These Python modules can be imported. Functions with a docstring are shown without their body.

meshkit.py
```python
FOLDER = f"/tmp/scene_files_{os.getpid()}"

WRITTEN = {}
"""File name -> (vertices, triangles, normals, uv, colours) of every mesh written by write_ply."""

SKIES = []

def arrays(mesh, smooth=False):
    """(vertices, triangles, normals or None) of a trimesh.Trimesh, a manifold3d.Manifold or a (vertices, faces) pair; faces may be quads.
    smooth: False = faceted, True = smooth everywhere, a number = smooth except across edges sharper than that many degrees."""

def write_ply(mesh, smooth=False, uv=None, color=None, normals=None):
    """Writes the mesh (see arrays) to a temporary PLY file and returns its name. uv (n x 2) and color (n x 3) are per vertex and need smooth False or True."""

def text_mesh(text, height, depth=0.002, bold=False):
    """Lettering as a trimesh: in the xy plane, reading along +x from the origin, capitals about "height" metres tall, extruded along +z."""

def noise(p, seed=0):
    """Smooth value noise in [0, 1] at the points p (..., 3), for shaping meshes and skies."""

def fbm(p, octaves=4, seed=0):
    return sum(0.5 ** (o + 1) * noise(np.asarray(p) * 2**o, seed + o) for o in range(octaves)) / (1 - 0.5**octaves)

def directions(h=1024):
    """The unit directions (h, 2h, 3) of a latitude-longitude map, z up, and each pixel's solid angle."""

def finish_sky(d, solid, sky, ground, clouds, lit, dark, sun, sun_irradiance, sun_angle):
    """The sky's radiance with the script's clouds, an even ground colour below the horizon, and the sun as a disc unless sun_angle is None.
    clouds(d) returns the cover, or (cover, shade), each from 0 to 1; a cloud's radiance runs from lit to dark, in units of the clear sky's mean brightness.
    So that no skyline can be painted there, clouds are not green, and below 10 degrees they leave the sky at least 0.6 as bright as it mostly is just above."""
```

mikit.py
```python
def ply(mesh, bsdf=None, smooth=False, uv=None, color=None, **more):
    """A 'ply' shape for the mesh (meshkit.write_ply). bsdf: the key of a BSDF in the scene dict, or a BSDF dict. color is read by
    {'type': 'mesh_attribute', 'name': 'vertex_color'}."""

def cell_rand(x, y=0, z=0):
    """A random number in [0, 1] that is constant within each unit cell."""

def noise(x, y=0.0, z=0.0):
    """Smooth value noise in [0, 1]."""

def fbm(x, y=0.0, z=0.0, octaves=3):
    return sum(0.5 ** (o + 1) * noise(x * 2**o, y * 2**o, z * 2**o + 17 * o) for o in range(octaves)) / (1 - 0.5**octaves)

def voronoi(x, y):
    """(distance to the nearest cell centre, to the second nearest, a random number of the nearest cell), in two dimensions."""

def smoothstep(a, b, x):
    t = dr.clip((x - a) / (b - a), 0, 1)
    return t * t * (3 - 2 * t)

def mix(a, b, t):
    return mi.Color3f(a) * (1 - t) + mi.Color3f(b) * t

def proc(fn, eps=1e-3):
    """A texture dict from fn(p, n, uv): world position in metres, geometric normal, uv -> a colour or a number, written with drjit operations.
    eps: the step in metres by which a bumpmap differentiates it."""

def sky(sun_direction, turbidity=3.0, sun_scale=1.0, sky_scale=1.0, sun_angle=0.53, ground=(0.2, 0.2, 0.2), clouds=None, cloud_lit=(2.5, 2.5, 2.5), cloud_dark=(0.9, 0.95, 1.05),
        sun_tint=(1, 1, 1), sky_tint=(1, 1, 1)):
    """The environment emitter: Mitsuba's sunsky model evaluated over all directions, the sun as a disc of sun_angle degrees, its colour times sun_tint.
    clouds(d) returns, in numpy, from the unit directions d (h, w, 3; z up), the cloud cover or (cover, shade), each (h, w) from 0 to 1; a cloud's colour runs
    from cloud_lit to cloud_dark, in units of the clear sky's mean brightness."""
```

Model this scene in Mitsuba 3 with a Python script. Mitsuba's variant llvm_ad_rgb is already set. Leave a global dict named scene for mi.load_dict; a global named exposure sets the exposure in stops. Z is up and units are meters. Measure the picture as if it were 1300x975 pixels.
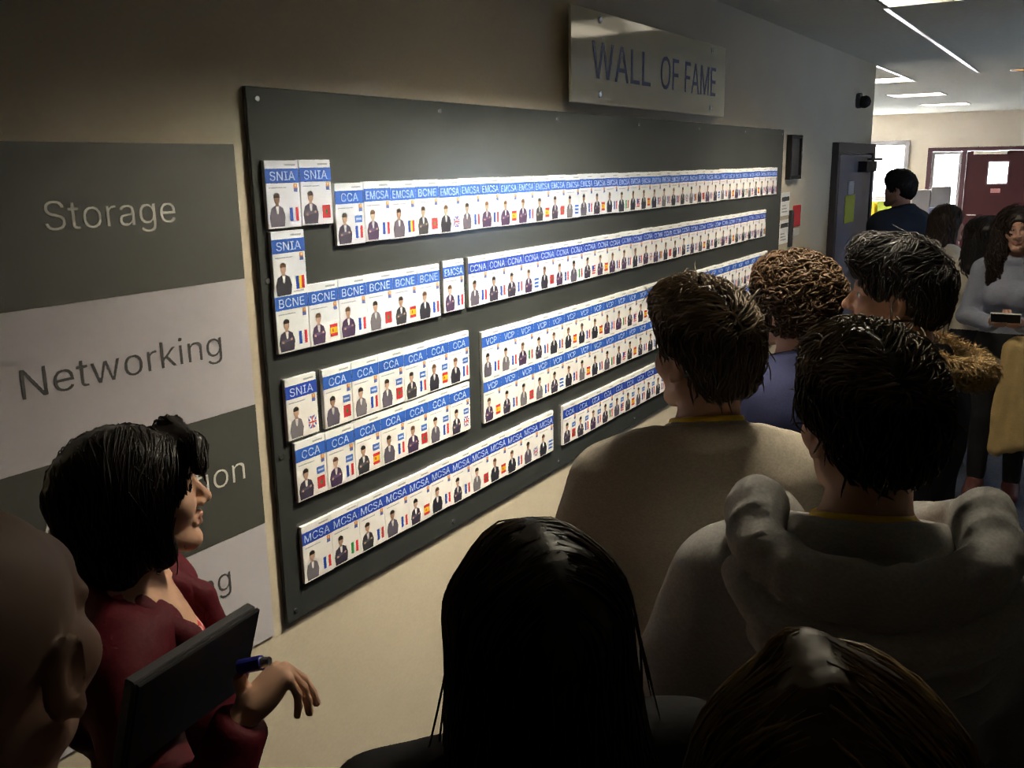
import math
import numpy as np
import trimesh
import mitsuba as mi
import drjit as dr
import mikit
import meshkit
from scipy.ndimage import map_coordinates
from shapely.geometry import box as sbox, Polygon
from shapely.ops import unary_union

T = mi.ScalarTransform4f
scene, labels = {}, {}

# ------------------------------------------------------------------ camera, light, exposure
F_PX, YAW, PITCH, ROLL = 1175.0, 1.01489909, -0.231218319, -0.0175934338
EYE = np.array([0.0, -1.56, 1.95])
_c, _s = math.cos(YAW), math.sin(YAW)
FWD = np.array([_s * math.cos(PITCH), _c * math.cos(PITCH), math.sin(PITCH)])
_R = np.array([_c, -_s, 0.0])
_U = np.cross(_R, FWD)
UP = -math.sin(ROLL) * _R + math.cos(ROLL) * _U
scene['camera'] = {'type': 'perspective', 'fov': math.degrees(2 * math.atan(650 / F_PX)), 'fov_axis': 'x', 'near_clip': 0.05, 'far_clip': 200.0,
                   'to_world': T().look_at(origin=EYE.tolist(), target=(EYE + FWD).tolist(), up=UP.tolist())}
exposure = 0.0
DAYLIGHT = 24.0          # overcast sky outside the windows
LAMP = (98.0, 86.0, 66.0)        # ceiling lamps over the corridor: their louvred half
WASH = (980.0, 870.0, 682.0)     # and their half that washes the wall
LAMP_FAR = (72.0, 59.0, 45.0)    # lamps of the room beyond
scene['daylight'] = {'type': 'constant', 'radiance': {'type': 'rgb', 'value': [DAYLIGHT * 0.94, DAYLIGHT, DAYLIGHT * 1.08]}}


# ------------------------------------------------------------------ materials
def rgb(c):
    return {'type': 'rgb', 'value': [float(x) for x in c]}


def principled(c, rough=0.6, **kw):
    return {'type': 'twosided', 'bsdf': {'type': 'principled', 'base_color': c if isinstance(c, dict) else rgb(c), 'roughness': float(rough), **kw}}


def mat(name, d):
    scene[name] = d
    return name


def wall_fn(p, n, uv):
    m = mikit.fbm(p.x * 3.1, p.y * 3.1, p.z * 3.1, 3)
    g = mikit.noise(p.x * 160, p.y * 160, p.z * 160)
    return mikit.mix((0.53, 0.465, 0.35), (0.57, 0.505, 0.385), m) * (0.97 + 0.06 * g)


def far_fn(p, n, uv):
    m = mikit.fbm(p.x * 2.1, p.y * 2.1, p.z * 2.1, 3)
    return mikit.mix((0.76, 0.66, 0.53), (0.80, 0.70, 0.57), m)


def ceil_fn(p, n, uv):
    g = mikit.fbm(p.x * 60, p.y * 60, 0.0, 3)
    return mikit.mix((0.50, 0.48, 0.39), (0.56, 0.54, 0.45), g)


def carpet_fn(p, n, uv):
    g = mikit.fbm(p.x * 90, p.y * 90, 0.0, 3)
    m = mikit.fbm(p.x * 1.5, p.y * 1.5, 0.0, 2)
    return mikit.mix((0.012, 0.018, 0.032), (0.034, 0.044, 0.066), 0.7 * g + 0.3 * m)


def board_fn(p, n, uv):
    m = mikit.fbm(p.x * 4, p.y * 4, p.z * 4, 3)
    return mikit.mix((0.030, 0.034, 0.033), (0.037, 0.041, 0.040), m)


def knit_fn(p, n, uv):
    return 0.5 + 0.5 * mikit.noise(p.x * 260, p.y * 260, p.z * 420)


def cloth(name, a, b, f=14.0, rough=0.85, sheen=0.0, knit=0.0012):
    def fn(p, n, uv, a=a, b=b, f=f):
        g = mikit.noise(p.x * 330, p.y * 330, p.z * 330)
        return mikit.mix(a, b, mikit.fbm(p.x * f, p.y * f, p.z * f, 3)) * (0.86 + 0.28 * g)
    d = {'type': 'principled', 'base_color': mikit.proc(fn), 'roughness': rough, 'specular': 0.08}
    if knit:
        d = {'type': 'bumpmap', 'arbitrary': mikit.proc(knit_fn), 'scale': knit, 'bsdf': d}
    return mat(name, {'type': 'twosided', 'bsdf': d})


mat('m_wall', principled(mikit.proc(wall_fn), 0.75))
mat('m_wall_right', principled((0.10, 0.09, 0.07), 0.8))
mat('m_far_wall', principled(mikit.proc(far_fn), 0.8))
mat('m_ceiling', principled(mikit.proc(ceil_fn), 0.9))
mat('m_carpet', principled(mikit.proc(carpet_fn), 0.95))
mat('m_board', principled(mikit.proc(board_fn), 0.22, specular=0.35))
mat('m_panel_dark', principled((0.054, 0.057, 0.051), 0.5))
mat('m_panel_light', principled((0.52, 0.50, 0.53), 0.5))
mat('m_letter_light', principled((0.82, 0.80, 0.74), 0.5))
mat('m_letter_dark', principled((0.055, 0.055, 0.058), 0.5))
mat('m_sign', principled((0.86, 0.82, 0.62), 0.06, specular=0.6, clearcoat=1.0))
mat('m_sign_letter', principled((0.030, 0.045, 0.15), 0.3))
mat('m_steel', {'type': 'roughconductor', 'material': 'Al', 'alpha': 0.25})
mat('m_alu', principled((0.75, 0.74, 0.72), 0.25, metallic=1.0))
mat('m_louvre', principled((0.30, 0.30, 0.29), 0.35, metallic=0.6))
mat('m_housing', principled((0.22, 0.22, 0.21), 0.6))
mat('m_white_trim', principled((0.72, 0.70, 0.66), 0.5))
mat('m_paper', principled((0.89, 0.88, 0.85), 0.55))
mat('m_strip_text', principled((0.46, 0.46, 0.46), 0.6))
mat('m_blue_a', principled((0.030, 0.105, 0.44), 0.45))
mat('m_blue_b', principled((0.022, 0.060, 0.36), 0.45))
mat('m_blue_text', principled((0.60, 0.72, 0.92), 0.5))
mat('m_print', principled({'type': 'mesh_attribute', 'name': 'vertex_color'}, 0.55))
mat('m_skin', principled({'type': 'mesh_attribute', 'name': 'vertex_color'}, 0.6, specular=0.3))
mat('m_hair', principled({'type': 'mesh_attribute', 'name': 'vertex_color'}, 0.45, specular=0.25))
mat('m_eye', principled((0.72, 0.70, 0.66), 0.12))
mat('m_iris', principled((0.035, 0.02, 0.012), 0.1))
mat('m_black_plastic', principled((0.010, 0.010, 0.011), 0.45, specular=0.25))
mat('m_dark_plastic', principled((0.035, 0.035, 0.04), 0.4))
mat('m_door_grey', principled((0.15, 0.145, 0.175), 0.35))
mat('m_door_frame', principled((0.05, 0.045, 0.055), 0.4))
mat('m_red_door', principled((0.050, 0.012, 0.014), 0.45, specular=0.2))
mat('m_red_frame', principled((0.060, 0.018, 0.026), 0.4))
mat('m_red', principled((0.55, 0.03, 0.04), 0.4))
mat('m_pink', principled((0.62, 0.30, 0.30), 0.5))
mat('m_yellow_green', principled((0.42, 0.44, 0.04), 0.5))
mat('m_lanyard', principled((0.74, 0.50, 0.02), 0.55))
mat('m_partition', principled((0.46, 0.47, 0.50), 0.5))
mat('m_partition_blue', principled((0.34, 0.38, 0.56), 0.6))
mat('m_counter', principled((0.60, 0.58, 0.52), 0.5))
mat('m_green', principled((0.30, 0.36, 0.03), 0.5))
mat('m_window_frame', principled((0.42, 0.39, 0.40), 0.5))
mat('m_glass', {'type': 'thindielectric', 'int_ior': 1.5})
mat('m_tinted_glass', {'type': 'thindielectric', 'int_ior': 1.5, 'specular_transmittance': rgb((0.42, 0.47, 0.54))})
mat('m_orange_lamp', {'type': 'twosided', 'bsdf': {'type': 'diffuse', 'reflectance': rgb((0.6, 0.35, 0.15))}})
mat('m_blue_pen', principled((0.025, 0.03, 0.26), 0.25))
mat('m_shoe_red', principled((0.075, 0.024, 0.020), 0.5))
mat('m_shoe_dark', principled((0.02, 0.018, 0.016), 0.5))
cloth('m_jacket_red', (0.056, 0.006, 0.010), (0.076, 0.008, 0.014), rough=0.6)
cloth('m_sweater_beige', (0.42, 0.375, 0.30), (0.48, 0.43, 0.35), knit=0.002)
cloth('m_hoodie', (0.36, 0.355, 0.34), (0.44, 0.435, 0.415))
cloth('m_navy', (0.022, 0.026, 0.062), (0.034, 0.038, 0.085))
cloth('m_black_cloth', (0.010, 0.010, 0.011), (0.018, 0.018, 0.019))
cloth('m_dark_coat', (0.012, 0.012, 0.016), (0.022, 0.022, 0.027))
cloth('m_far_jacket', (0.018, 0.022, 0.034), (0.032, 0.038, 0.052))
cloth('m_jeans', (0.030, 0.036, 0.055), (0.050, 0.058, 0.085))
cloth('m_cream', (0.50, 0.46, 0.39), (0.60, 0.56, 0.48))
cloth('m_grey_shirt', (0.19, 0.205, 0.26), (0.25, 0.27, 0.33))
cloth('m_tan_coat', (0.33, 0.235, 0.10), (0.44, 0.32, 0.15))


def blouse_fn(p, n, uv):
    g = mikit.noise(p.x * 90, p.y * 90, p.z * 90)
    return mikit.mix((0.50, 0.05, 0.06), (0.72, 0.42, 0.38), mikit.smoothstep(0.45, 0.6, g))


mat('m_blouse', principled(mikit.proc(blouse_fn), 0.6))


# ------------------------------------------------------------------ entries of the scene
def numbered(name):
    if name not in scene and name not in labels and not any(k.startswith(name + '__') for k in (scene if '__' in name else ())):
        return name
    k = 1
    while f'{name}_{k:03d}' in scene or f'{name}_{k:03d}' in labels:
        k += 1
    return f'{name}_{k:03d}'


def thing(name, label, category, group=None):
    key = numbered(name)
    labels[key] = {'label': label, 'category': category}
    if group:
        labels[key]['group'] = group
    return key


def put(key, mesh, material, smooth=False, label=None, color=None, kind=None, to_world=None, **more):
    key = numbered(key)
    scene[key] = mikit.ply(mesh, material, smooth=smooth, color=color, **more)
    if to_world is not None:
        scene[key]['to_world'] = to_world
    if label or kind:
        labels.setdefault(key, {})
        if label:
            labels[key]['label'] = label
        if kind:
            labels[key]['kind'] = kind
    return key


def share(key, shape, to_world):
    key = numbered(key)
    scene[key] = {**shape, 'to_world': to_world}
    return key


def part(parent, name, mesh, material, **kw):
    return put(f'{parent}__{name}', mesh, material, **kw)


def single(name, mesh, material, label, category, group=None, **kw):
    key = thing(name, label, category, group)
    scene[key] = mikit.ply(mesh, material, **kw)
    return key


def struct(name, mesh, material, **kw):
    scene[name] = mikit.ply(mesh, material, **kw)
    labels[name] = {'kind': 'structure'}
    return name


def bx(x0, x1, y0, y1, z0, z1):
    m = trimesh.creation.box((abs(x1 - x0), abs(y1 - y0), abs(z1 - z0)))
    m.apply_translation(((x0 + x1) / 2, (y0 + y1) / 2, (z0 + z1) / 2))
    return m


def bevel_box(x0, x1, y0, y1, z0, z1, r=0.003):
    pts = []
    for x, sx in ((x0, 1), (x1, -1)):
        for y, sy in ((y0, 1), (y1, -1)):
            for z, sz in ((z0, 1), (z1, -1)):
                pts += [(x + sx * r, y + sy * r, z), (x + sx * r, y, z + sz * r), (x, y + sy * r, z + sz * r)]
    return trimesh.convex.convex_hull(np.array(pts))


def cat(*ms):
    return trimesh.util.concatenate([m for m in ms if m is not None])


def cyl(a, b, r, n=16, r2=None):
    a, b = np.asarray(a, float), np.asarray(b, float)
    return tube([a, b], [r, r if r2 is None else r2], n, caps=True)


def tube(pts, radii, n=10, caps=True):
    p = np.asarray(pts, float)
    r = np.broadcast_to(radii, (len(p),)).astype(float)
    t = np.gradient(p, axis=0)
    t /= np.linalg.norm(t, axis=1, keepdims=True) + 1e-12
    up = np.array([0, 0, 1.0]) if abs(t[0, 2]) < 0.9 else np.array([1.0, 0, 0])
    a = np.cross(t, up)
    a /= np.linalg.norm(a, axis=1, keepdims=True) + 1e-12
    b = np.cross(t, a)
    ang = np.arange(n) * 2 * np.pi / n
    v = p[:, None] + r[:, None, None] * (np.cos(ang)[None, :, None] * a[:, None] + np.sin(ang)[None, :, None] * b[:, None])
    m = len(p)
    i, j = np.meshgrid(np.arange(m - 1), np.arange(n), indexing='ij')
    q = np.stack([i * n + j, i * n + (j + 1) % n, (i + 1) * n + (j + 1) % n, (i + 1) * n + j], -1).reshape(-1, 4)
    f = np.vstack([q[:, [0, 1, 2]], q[:, [0, 2, 3]]])
    v = v.reshape(-1, 3)
    if caps:
        v = np.vstack([v, p[:1], p[-1:]])
        k = np.arange(n)
        f = np.vstack([f, np.stack([k * 0 + m * n, (k + 1) % n, k], 1), np.stack([k * 0 + m * n + 1, (m - 1) * n + k, (m - 1) * n + (k + 1) % n], 1)])
    me = trimesh.Trimesh(v, f, process=False)
    if me.volume < 0:
        me.invert()
    return me


def wall_text(text, x0, x1, z0, cap, y, depth=0.001, thin=0.0):
    """Lettering on a wall that faces -y: from x0 to x1, capitals cap tall, its base line at z0."""
    m = meshkit.text_mesh(text, cap, depth)
    if thin:
        flat = [Polygon(m.vertices[f][:, :2]).buffer(1e-7) for f, n in zip(m.faces, m.face_normals) if n[2] > 0.5]
        shape = unary_union(flat).buffer(-thin).simplify(thin * 0.1)
        m = cat(*[trimesh.creation.extrude_polygon(g, depth, engine='earcut') for g in getattr(shape, 'geoms', [shape]) if g.area > 1e-7])
    v = m.vertices.copy()
    lo, hi = v[:, 0].min(), v[:, 0].max()
    m.vertices = np.stack([x0 + (v[:, 0] - lo) / (hi - lo) * (x1 - x0), y - v[:, 2], z0 + v[:, 1]], 1)
    m.fix_normals()
    return m


def letters(parent, mesh, material):
    """Each letter of a line of lettering becomes a part of its own; a dot stays with its letter."""
    got = []
    for c in sorted(mesh.split(only_watertight=False), key=lambda c: c.bounds[0][0]):
        lo, hi = c.bounds[0][0], c.bounds[1][0]
        if got and lo < got[-1][1] - 0.5 * min(hi - lo, got[-1][1] - got[-1][0]):
            got[-1] = [min(lo, got[-1][0]), max(hi, got[-1][1]), got[-1][2] + [c]]
        else:
            got.append([lo, hi, [c]])
    for _, _, cs in got:
        part(parent, 'letter', cat(*cs), material)


# ------------------------------------------------------------------ the setting
CEIL, XEND, XFAR, YR, XB, YL = 2.67, 8.01, 16.92, -3.0, -2.4, 5.0
struct('floor', bx(XB, XFAR, YR, YL, -0.1, 0.0), 'm_carpet')
struct('wall_left', bx(XB, XEND, 0.0, 0.16, 0.0, CEIL), 'm_wall')
struct('wall_back', bx(XB - 0.1, XB, YR, 0.16, 0.0, CEIL), 'm_wall_right')

# lamps: a square recess in the ceiling holds a housing, a bright panel and a louvre of crossed blades
near_lamps = [(2.05, -1.20), (4.45, -1.20)]
far_lamps = [(9.25, 0.0), (11.65, 0.0), (14.05, 0.0), (9.25, 2.4), (11.65, 2.4), (14.05, 2.4)]
LS = 0.6
plan = sbox(XB - 0.1, YR - 0.1, XFAR + 0.1, YL + 0.1)
for (x, y) in near_lamps + far_lamps:
    plan = plan.difference(sbox(x, y, x + LS, y + LS))
cm = trimesh.creation.extrude_polygon(plan, 0.42, engine='earcut')
cm.apply_translation((0, 0, CEIL))
struct('ceiling', cm, 'm_ceiling')
for (x0, x1, y) in ((2.65, 4.45, -0.6), (5.05, 9.25, -0.6), (XEND, 9.85, 0.0)):
    put('ceiling__profile', bx(x0, x1, y - 0.012, y + 0.012, CEIL - 0.006, CEIL + 0.002), 'm_alu')


def lamp(x, y, power, where, blades=6, deep=0.12, wash=None):
    """A square recess. The back half (or all of it) holds a bright panel that looks down; with wash, the front half holds an upright bright strip that looks at the wall."""
    k = thing('ceiling_lamp', where, 'ceiling lamp', 'louvred ceiling lamps')
    z, e, t = CEIL, 0.004, 0.02
    ym = y + LS / 2 if wash else y + LS - t
    sides = [bx(x + e, x + t, y + e, y + LS - e, z - 0.004, z + deep), bx(x + LS - t, x + LS - e, y + e, y + LS - e, z - 0.004, z + deep),
             bx(x + t, x + LS - t, y + e, y + t, z - 0.004, z + deep), bx(x + t, x + LS - t, y + LS - t, y + LS - e, z - 0.004, z + deep),
             bx(x + e, x + LS - e, y + e, y + LS - e, z + deep, z + deep + 0.02)]
    if wash:
        sides.append(bx(x + t, x + LS - t, ym - 0.008, ym, z - 0.002, z + deep))
    part(k, 'housing', cat(*sides), 'm_housing')
    h = z + (0.10 if wash else deep - 0.01)
    pan = trimesh.Trimesh([[x + t, y + t, h], [x + LS - t, y + t, h], [x + LS - t, ym - 0.009, h], [x + t, ym - 0.009, h]], [[0, 2, 1], [0, 3, 2]], process=False)
    part(k, 'light_panel', pan, 'm_white_trim', emitter={'type': 'area', 'radiance': rgb(power)})
    if wash:
        q = trimesh.Trimesh([[x + t, ym + 0.001, z + 0.22], [x + LS - t, ym + 0.001, z + 0.22], [x + LS - t, ym + 0.001, z + 0.35], [x + t, ym + 0.001, z + 0.35]], [[0, 2, 1], [0, 3, 2]], process=False)
        part(k, 'wash_strip', q, 'm_white_trim', emitter={'type': 'area', 'radiance': rgb(wash)})
    w = LS - 2 * t
    for i in range(1, blades):
        c = x + t + w * i / blades
        part(k, 'louvre_blade', bx(c - 0.0015, c + 0.0015, y + t, ym - 0.009, z + 0.002, z + 0.032), 'm_louvre')
    n = max(2, round(blades * (ym - y) / LS))
    for i in range(1, n):
        c = y + t + (ym - y - t) * i / n
        part(k, 'louvre_blade', bx(x + t, x + LS - t, c - 0.0015, c + 0.0015, z + 0.002, z + 0.032), 'm_louvre')
    return k


lamp(*near_lamps[0], LAMP, wash=WASH, deep=0.36, where='square louvred ceiling lamp hanging over the crowd before the dark notice board')
lamp(*near_lamps[1], [0.5 * x for x in LAMP], wash=[0.24 * x for x in WASH], deep=0.36, where='bright square louvred ceiling lamp cut by the top edge of the photo')
FAR_TEXT = ['white ceiling lamp just past the end of the corridor wall', 'second ceiling lamp past the end of the corridor wall', 'third ceiling lamp past the corridor wall, close to the far wall',
            'ceiling lamp deep in the far room, hidden behind the corridor wall', 'ceiling lamp in the middle of the far room behind the corridor wall', 'ceiling lamp at the back of the far room behind the corridor wall']
for (x, y), t in zip(far_lamps, FAR_TEXT):
    lamp(x, y, LAMP_FAR, t, 4)


def holed_wall_x(x0, x1, ya, yb, holes, h=CEIL):
    """A wall across the corridor (its plan runs along y), with holes (y0, y1, z0, z1)."""
    shape = sbox(ya, 0.0, yb, h)
    for (a, b, c, d) in holes:
        shape = shape.difference(sbox(a, c, b, d))
    m = trimesh.creation.extrude_polygon(shape, x1 - x0, engine='earcut')
    v = m.vertices.copy()
    m.vertices = np.stack([x0 + v[:, 2], v[:, 0], v[:, 1]], 1)
    m.fix_normals()
    return m


def holed_wall_y(y0, y1, xa, xb, holes, h=CEIL):
    shape = sbox(xa, 0.0, xb, h)
    for (a, b, c, d) in holes:
        shape = shape.difference(sbox(a, c, b, d))
    m = trimesh.creation.extrude_polygon(shape, y1 - y0, engine='earcut')
    v = m.vertices.copy()
    m.vertices = np.stack([v[:, 0], y0 + v[:, 2], v[:, 1]], 1)
    m.fix_normals()
    return m


W1 = (1.12, 2.55, 1.27, 2.25)          # the window in the far wall
DD = (-1.42, 0.83, 0.0, 2.12)          # the double door in the far wall
W2 = (3.1, 4.5, 1.0, 2.25)
struct('wall_far', holed_wall_x(XFAR, XFAR + 0.2, YR, YL, [W1, DD, W2]), 'm_far_wall')
LW = [(8.6, 10.6, 0.95, 2.3), (11.1, 13.1, 0.95, 2.3), (13.6, 15.6, 0.95, 2.3)]
struct('wall_side', holed_wall_y(YL, YL + 0.2, XEND - 0.3, XFAR + 0.2, LW), 'm_far_wall')
struct('wall_end', bx(XEND - 0.16, XEND, 0.16, YL, 0.0, CEIL), 'm_far_wall')
RW = (6.1, 7.3, 1.2, 2.06)
struct('wall_right', holed_wall_y(YR - 0.2, YR, XB - 0.1, XFAR + 0.2, [RW]), 'm_wall_right')


def frame_x(x, y0, y1, z0, z1, t, d0, d1):
    return cat(bx(x + d0, x + d1, y0, y0 + t, z0, z1), bx(x + d0, x + d1, y1 - t, y1, z0, z1), bx(x + d0, x + d1, y0 + t, y1 - t, z1 - t, z1), bx(x + d0, x + d1, y0 + t, y1 - t, z0, z0 + t))


def frame_y(y, x0, x1, z0, z1, t, d0, d1):
    return cat(bx(x0, x0 + t, y + d0, y + d1, z0, z1), bx(x1 - t, x1, y + d0, y + d1, z0, z1), bx(x0 + t, x1 - t, y + d0, y + d1, z1 - t, z1), bx(x0 + t, x1 - t, y + d0, y + d1, z0, z0 + t))


for n, (a, b, c, d) in ((1, W1), (2, W2)):
    struct(f'window_{n}', frame_x(XFAR, a, b, c, d, 0.07, -0.03, 0.12), 'm_window_frame')
    part(f'window_{n}', 'pane', bx(XFAR + 0.06, XFAR + 0.061, a + 0.07, b - 0.07, c + 0.07, d - 0.07), 'm_glass')
    part(f'window_{n}', 'sill', bx(XFAR - 0.12, XFAR - 0.031, a - 0.03, b + 0.03, c - 0.03, c + 0.01), 'm_white_trim')
for n, (a, b, c, d) in enumerate(LW):
    struct(f'window_{n + 3}', frame_y(YL, a, b, c, d, 0.06, -0.03, 0.12), 'm_window_frame')
    part(f'window_{n + 3}', 'pane', bx(a + 0.06, b - 0.06, YL + 0.06, YL + 0.061, c + 0.06, d - 0.06), 'm_glass')
struct('window_6', frame_y(YR - 0.12, RW[0], RW[1], RW[2], RW[3], 0.06, -0.04, 0.14), 'm_window_frame')
part('window_6', 'pane', bx(RW[0] + 0.06, RW[1] - 0.06, YR - 0.1, YR - 0.099, RW[2] + 0.06, RW[3] - 0.06), 'm_tinted_glass')

# double door in the far wall: a glazed leaf and a red leaf
a, b, c, d = DD
struct('door_2', cat(bx(XFAR - 0.03, XFAR + 0.12, b - 0.065, b, 0, d), bx(XFAR - 0.03, XFAR + 0.12, a, a + 0.06, 0, d), bx(XFAR - 0.03, XFAR + 0.12, a + 0.06, b - 0.065, d - 0.06, d),
                     bx(XFAR - 0.02, XFAR + 0.10, 0.25, 0.315, 0, d - 0.06)), 'm_red_frame')
part('door_2', 'glazed_leaf', cat(bx(XFAR, XFAR + 0.05, 0.32, 0.36, 0.01, d - 0.065), bx(XFAR, XFAR + 0.05, b - 0.11, b - 0.07, 0.01, d - 0.065), bx(XFAR, XFAR + 0.05, 0.36, b - 0.11, 0.01, 0.12),
                                  bx(XFAR, XFAR + 0.05, 0.36, b - 0.11, d - 0.105, d - 0.065)), 'm_window_frame', label='narrow glazed door leaf')
put('door_2__glazed_leaf__pane', bx(XFAR + 0.02, XFAR + 0.021, 0.36, b - 0.11, 0.12, d - 0.105), 'm_glass')
red = sbox(a + 0.065, 0.01, 0.245, d - 0.065).difference(sbox(-0.36, 1.545, -0.08, 1.885))
m = trimesh.creation.extrude_polygon(red, 0.05, engine='earcut')
v = m.vertices.copy()
m.vertices = np.stack([XFAR + v[:, 2], v[:, 0], v[:, 1]], 1)
m.fix_normals()
part('door_2', 'red_leaf', m, 'm_red_door', label='dark red door leaf with a small window')
put('door_2__red_leaf__pane', bx(XFAR + 0.02, XFAR + 0.021, -0.36, -0.08, 1.545, 1.885), 'm_glass')
put('door_2__red_leaf__pane_frame', frame_x(XFAR, -0.385, -0.055, 1.52, 1.91, 0.025, -0.012, 0.03), 'm_red_frame')
put('door_2__red_leaf__closer', bevel_box(XFAR - 0.05, XFAR - 0.001, -0.33, 0.15, 2.0, 2.05), 'm_alu')
put('door_2__red_leaf__pink_sign', bx(XFAR - 0.006, XFAR - 0.001, -0.28, -0.14, 1.40, 1.47), 'm_pink')
put('door_2__red_leaf__handle', cyl((XFAR - 0.06, 0.17, 1.05), (XFAR - 0.06, 0.03, 1.05), 0.012), 'm_steel')

# grey door in the corridor wall
struct('door_1', cat(bx(6.72, 6.79, -0.045, -0.0005, 0, 2.07), bx(7.91, 7.98, -0.045, -0.0005, 0, 2.07), bx(6.79, 7.91, -0.045, -0.0005, 2.0, 2.07)), 'm_door_frame')
part('door_1', 'leaf', bevel_box(6.80, 7.90, -0.035, -0.001, 0.01, 1.99), 'm_door_grey')
put('door_1__leaf__closer', cat(bevel_box(7.42, 7.78, -0.10, -0.036, 1.86, 1.94), bx(7.40, 7.83, -0.13, -0.101, 1.945, 1.96)), 'm_black_plastic', label='black door closer')
put('door_1__leaf__handle', cat(cyl((6.90, -0.036, 1.04), (6.90, -0.085, 1.04), 0.012), cyl((6.90, -0.085, 1.04), (7.03, -0.085, 1.04), 0.011)), 'm_steel')
put('door_1__leaf__notice', bx(7.05, 7.36, -0.0395, -0.036, 1.50, 1.70), 'm_yellow_green', label='yellow green notice')
put('door_1__leaf__notice_header', bx(7.12, 7.30, -0.0395, -0.036, 1.705, 1.80), 'm_partition', label='pale grey sheet')
struct('baseboard_left', bx(XB, 6.71, -0.014, -0.0005, 0.0, 0.09), 'm_door_frame')
struct('baseboard_far', cat(bx(XFAR - 0.014, XFAR - 0.0005, DD[1] + 0.01, YL, 0.0, 0.09), bx(XFAR - 0.014, XFAR - 0.0005, YR, DD[0] - 0.01, 0.0, 0.09)), 'm_door_frame')

# ------------------------------------------------------------------ what hangs on the wall
# four printed panels of the left column
PX0, PX1 = 0.803, 1.409
stripes = [(2.005, 1.722, 'm_panel_dark', 'Storage', 0.967, 1.244, 1.853, 0.052, 'm_letter_light', 'dark grey wall panel lettered Storage, top of the left column'),
           (1.7215, 1.4385, 'm_panel_light', 'Networking', 0.884, 1.328, 1.566, 0.054, 'm_letter_dark', 'pale lilac wall panel lettered Networking, under the dark panel lettered Storage'),
           (1.438, 1.1545, 'm_panel_dark', 'Virtualization', 0.850, 1.362, 1.278, 0.054, 'm_letter_light', 'dark grey wall panel behind the woman in red, its lettering ending in on'),
           (1.154, 0.870, 'm_panel_light', 'Computing', 0.912, 1.295, 1.040, 0.054, 'm_letter_dark', 'pale lilac wall panel beside the black laptop, its lettering ending in ing')]
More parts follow.
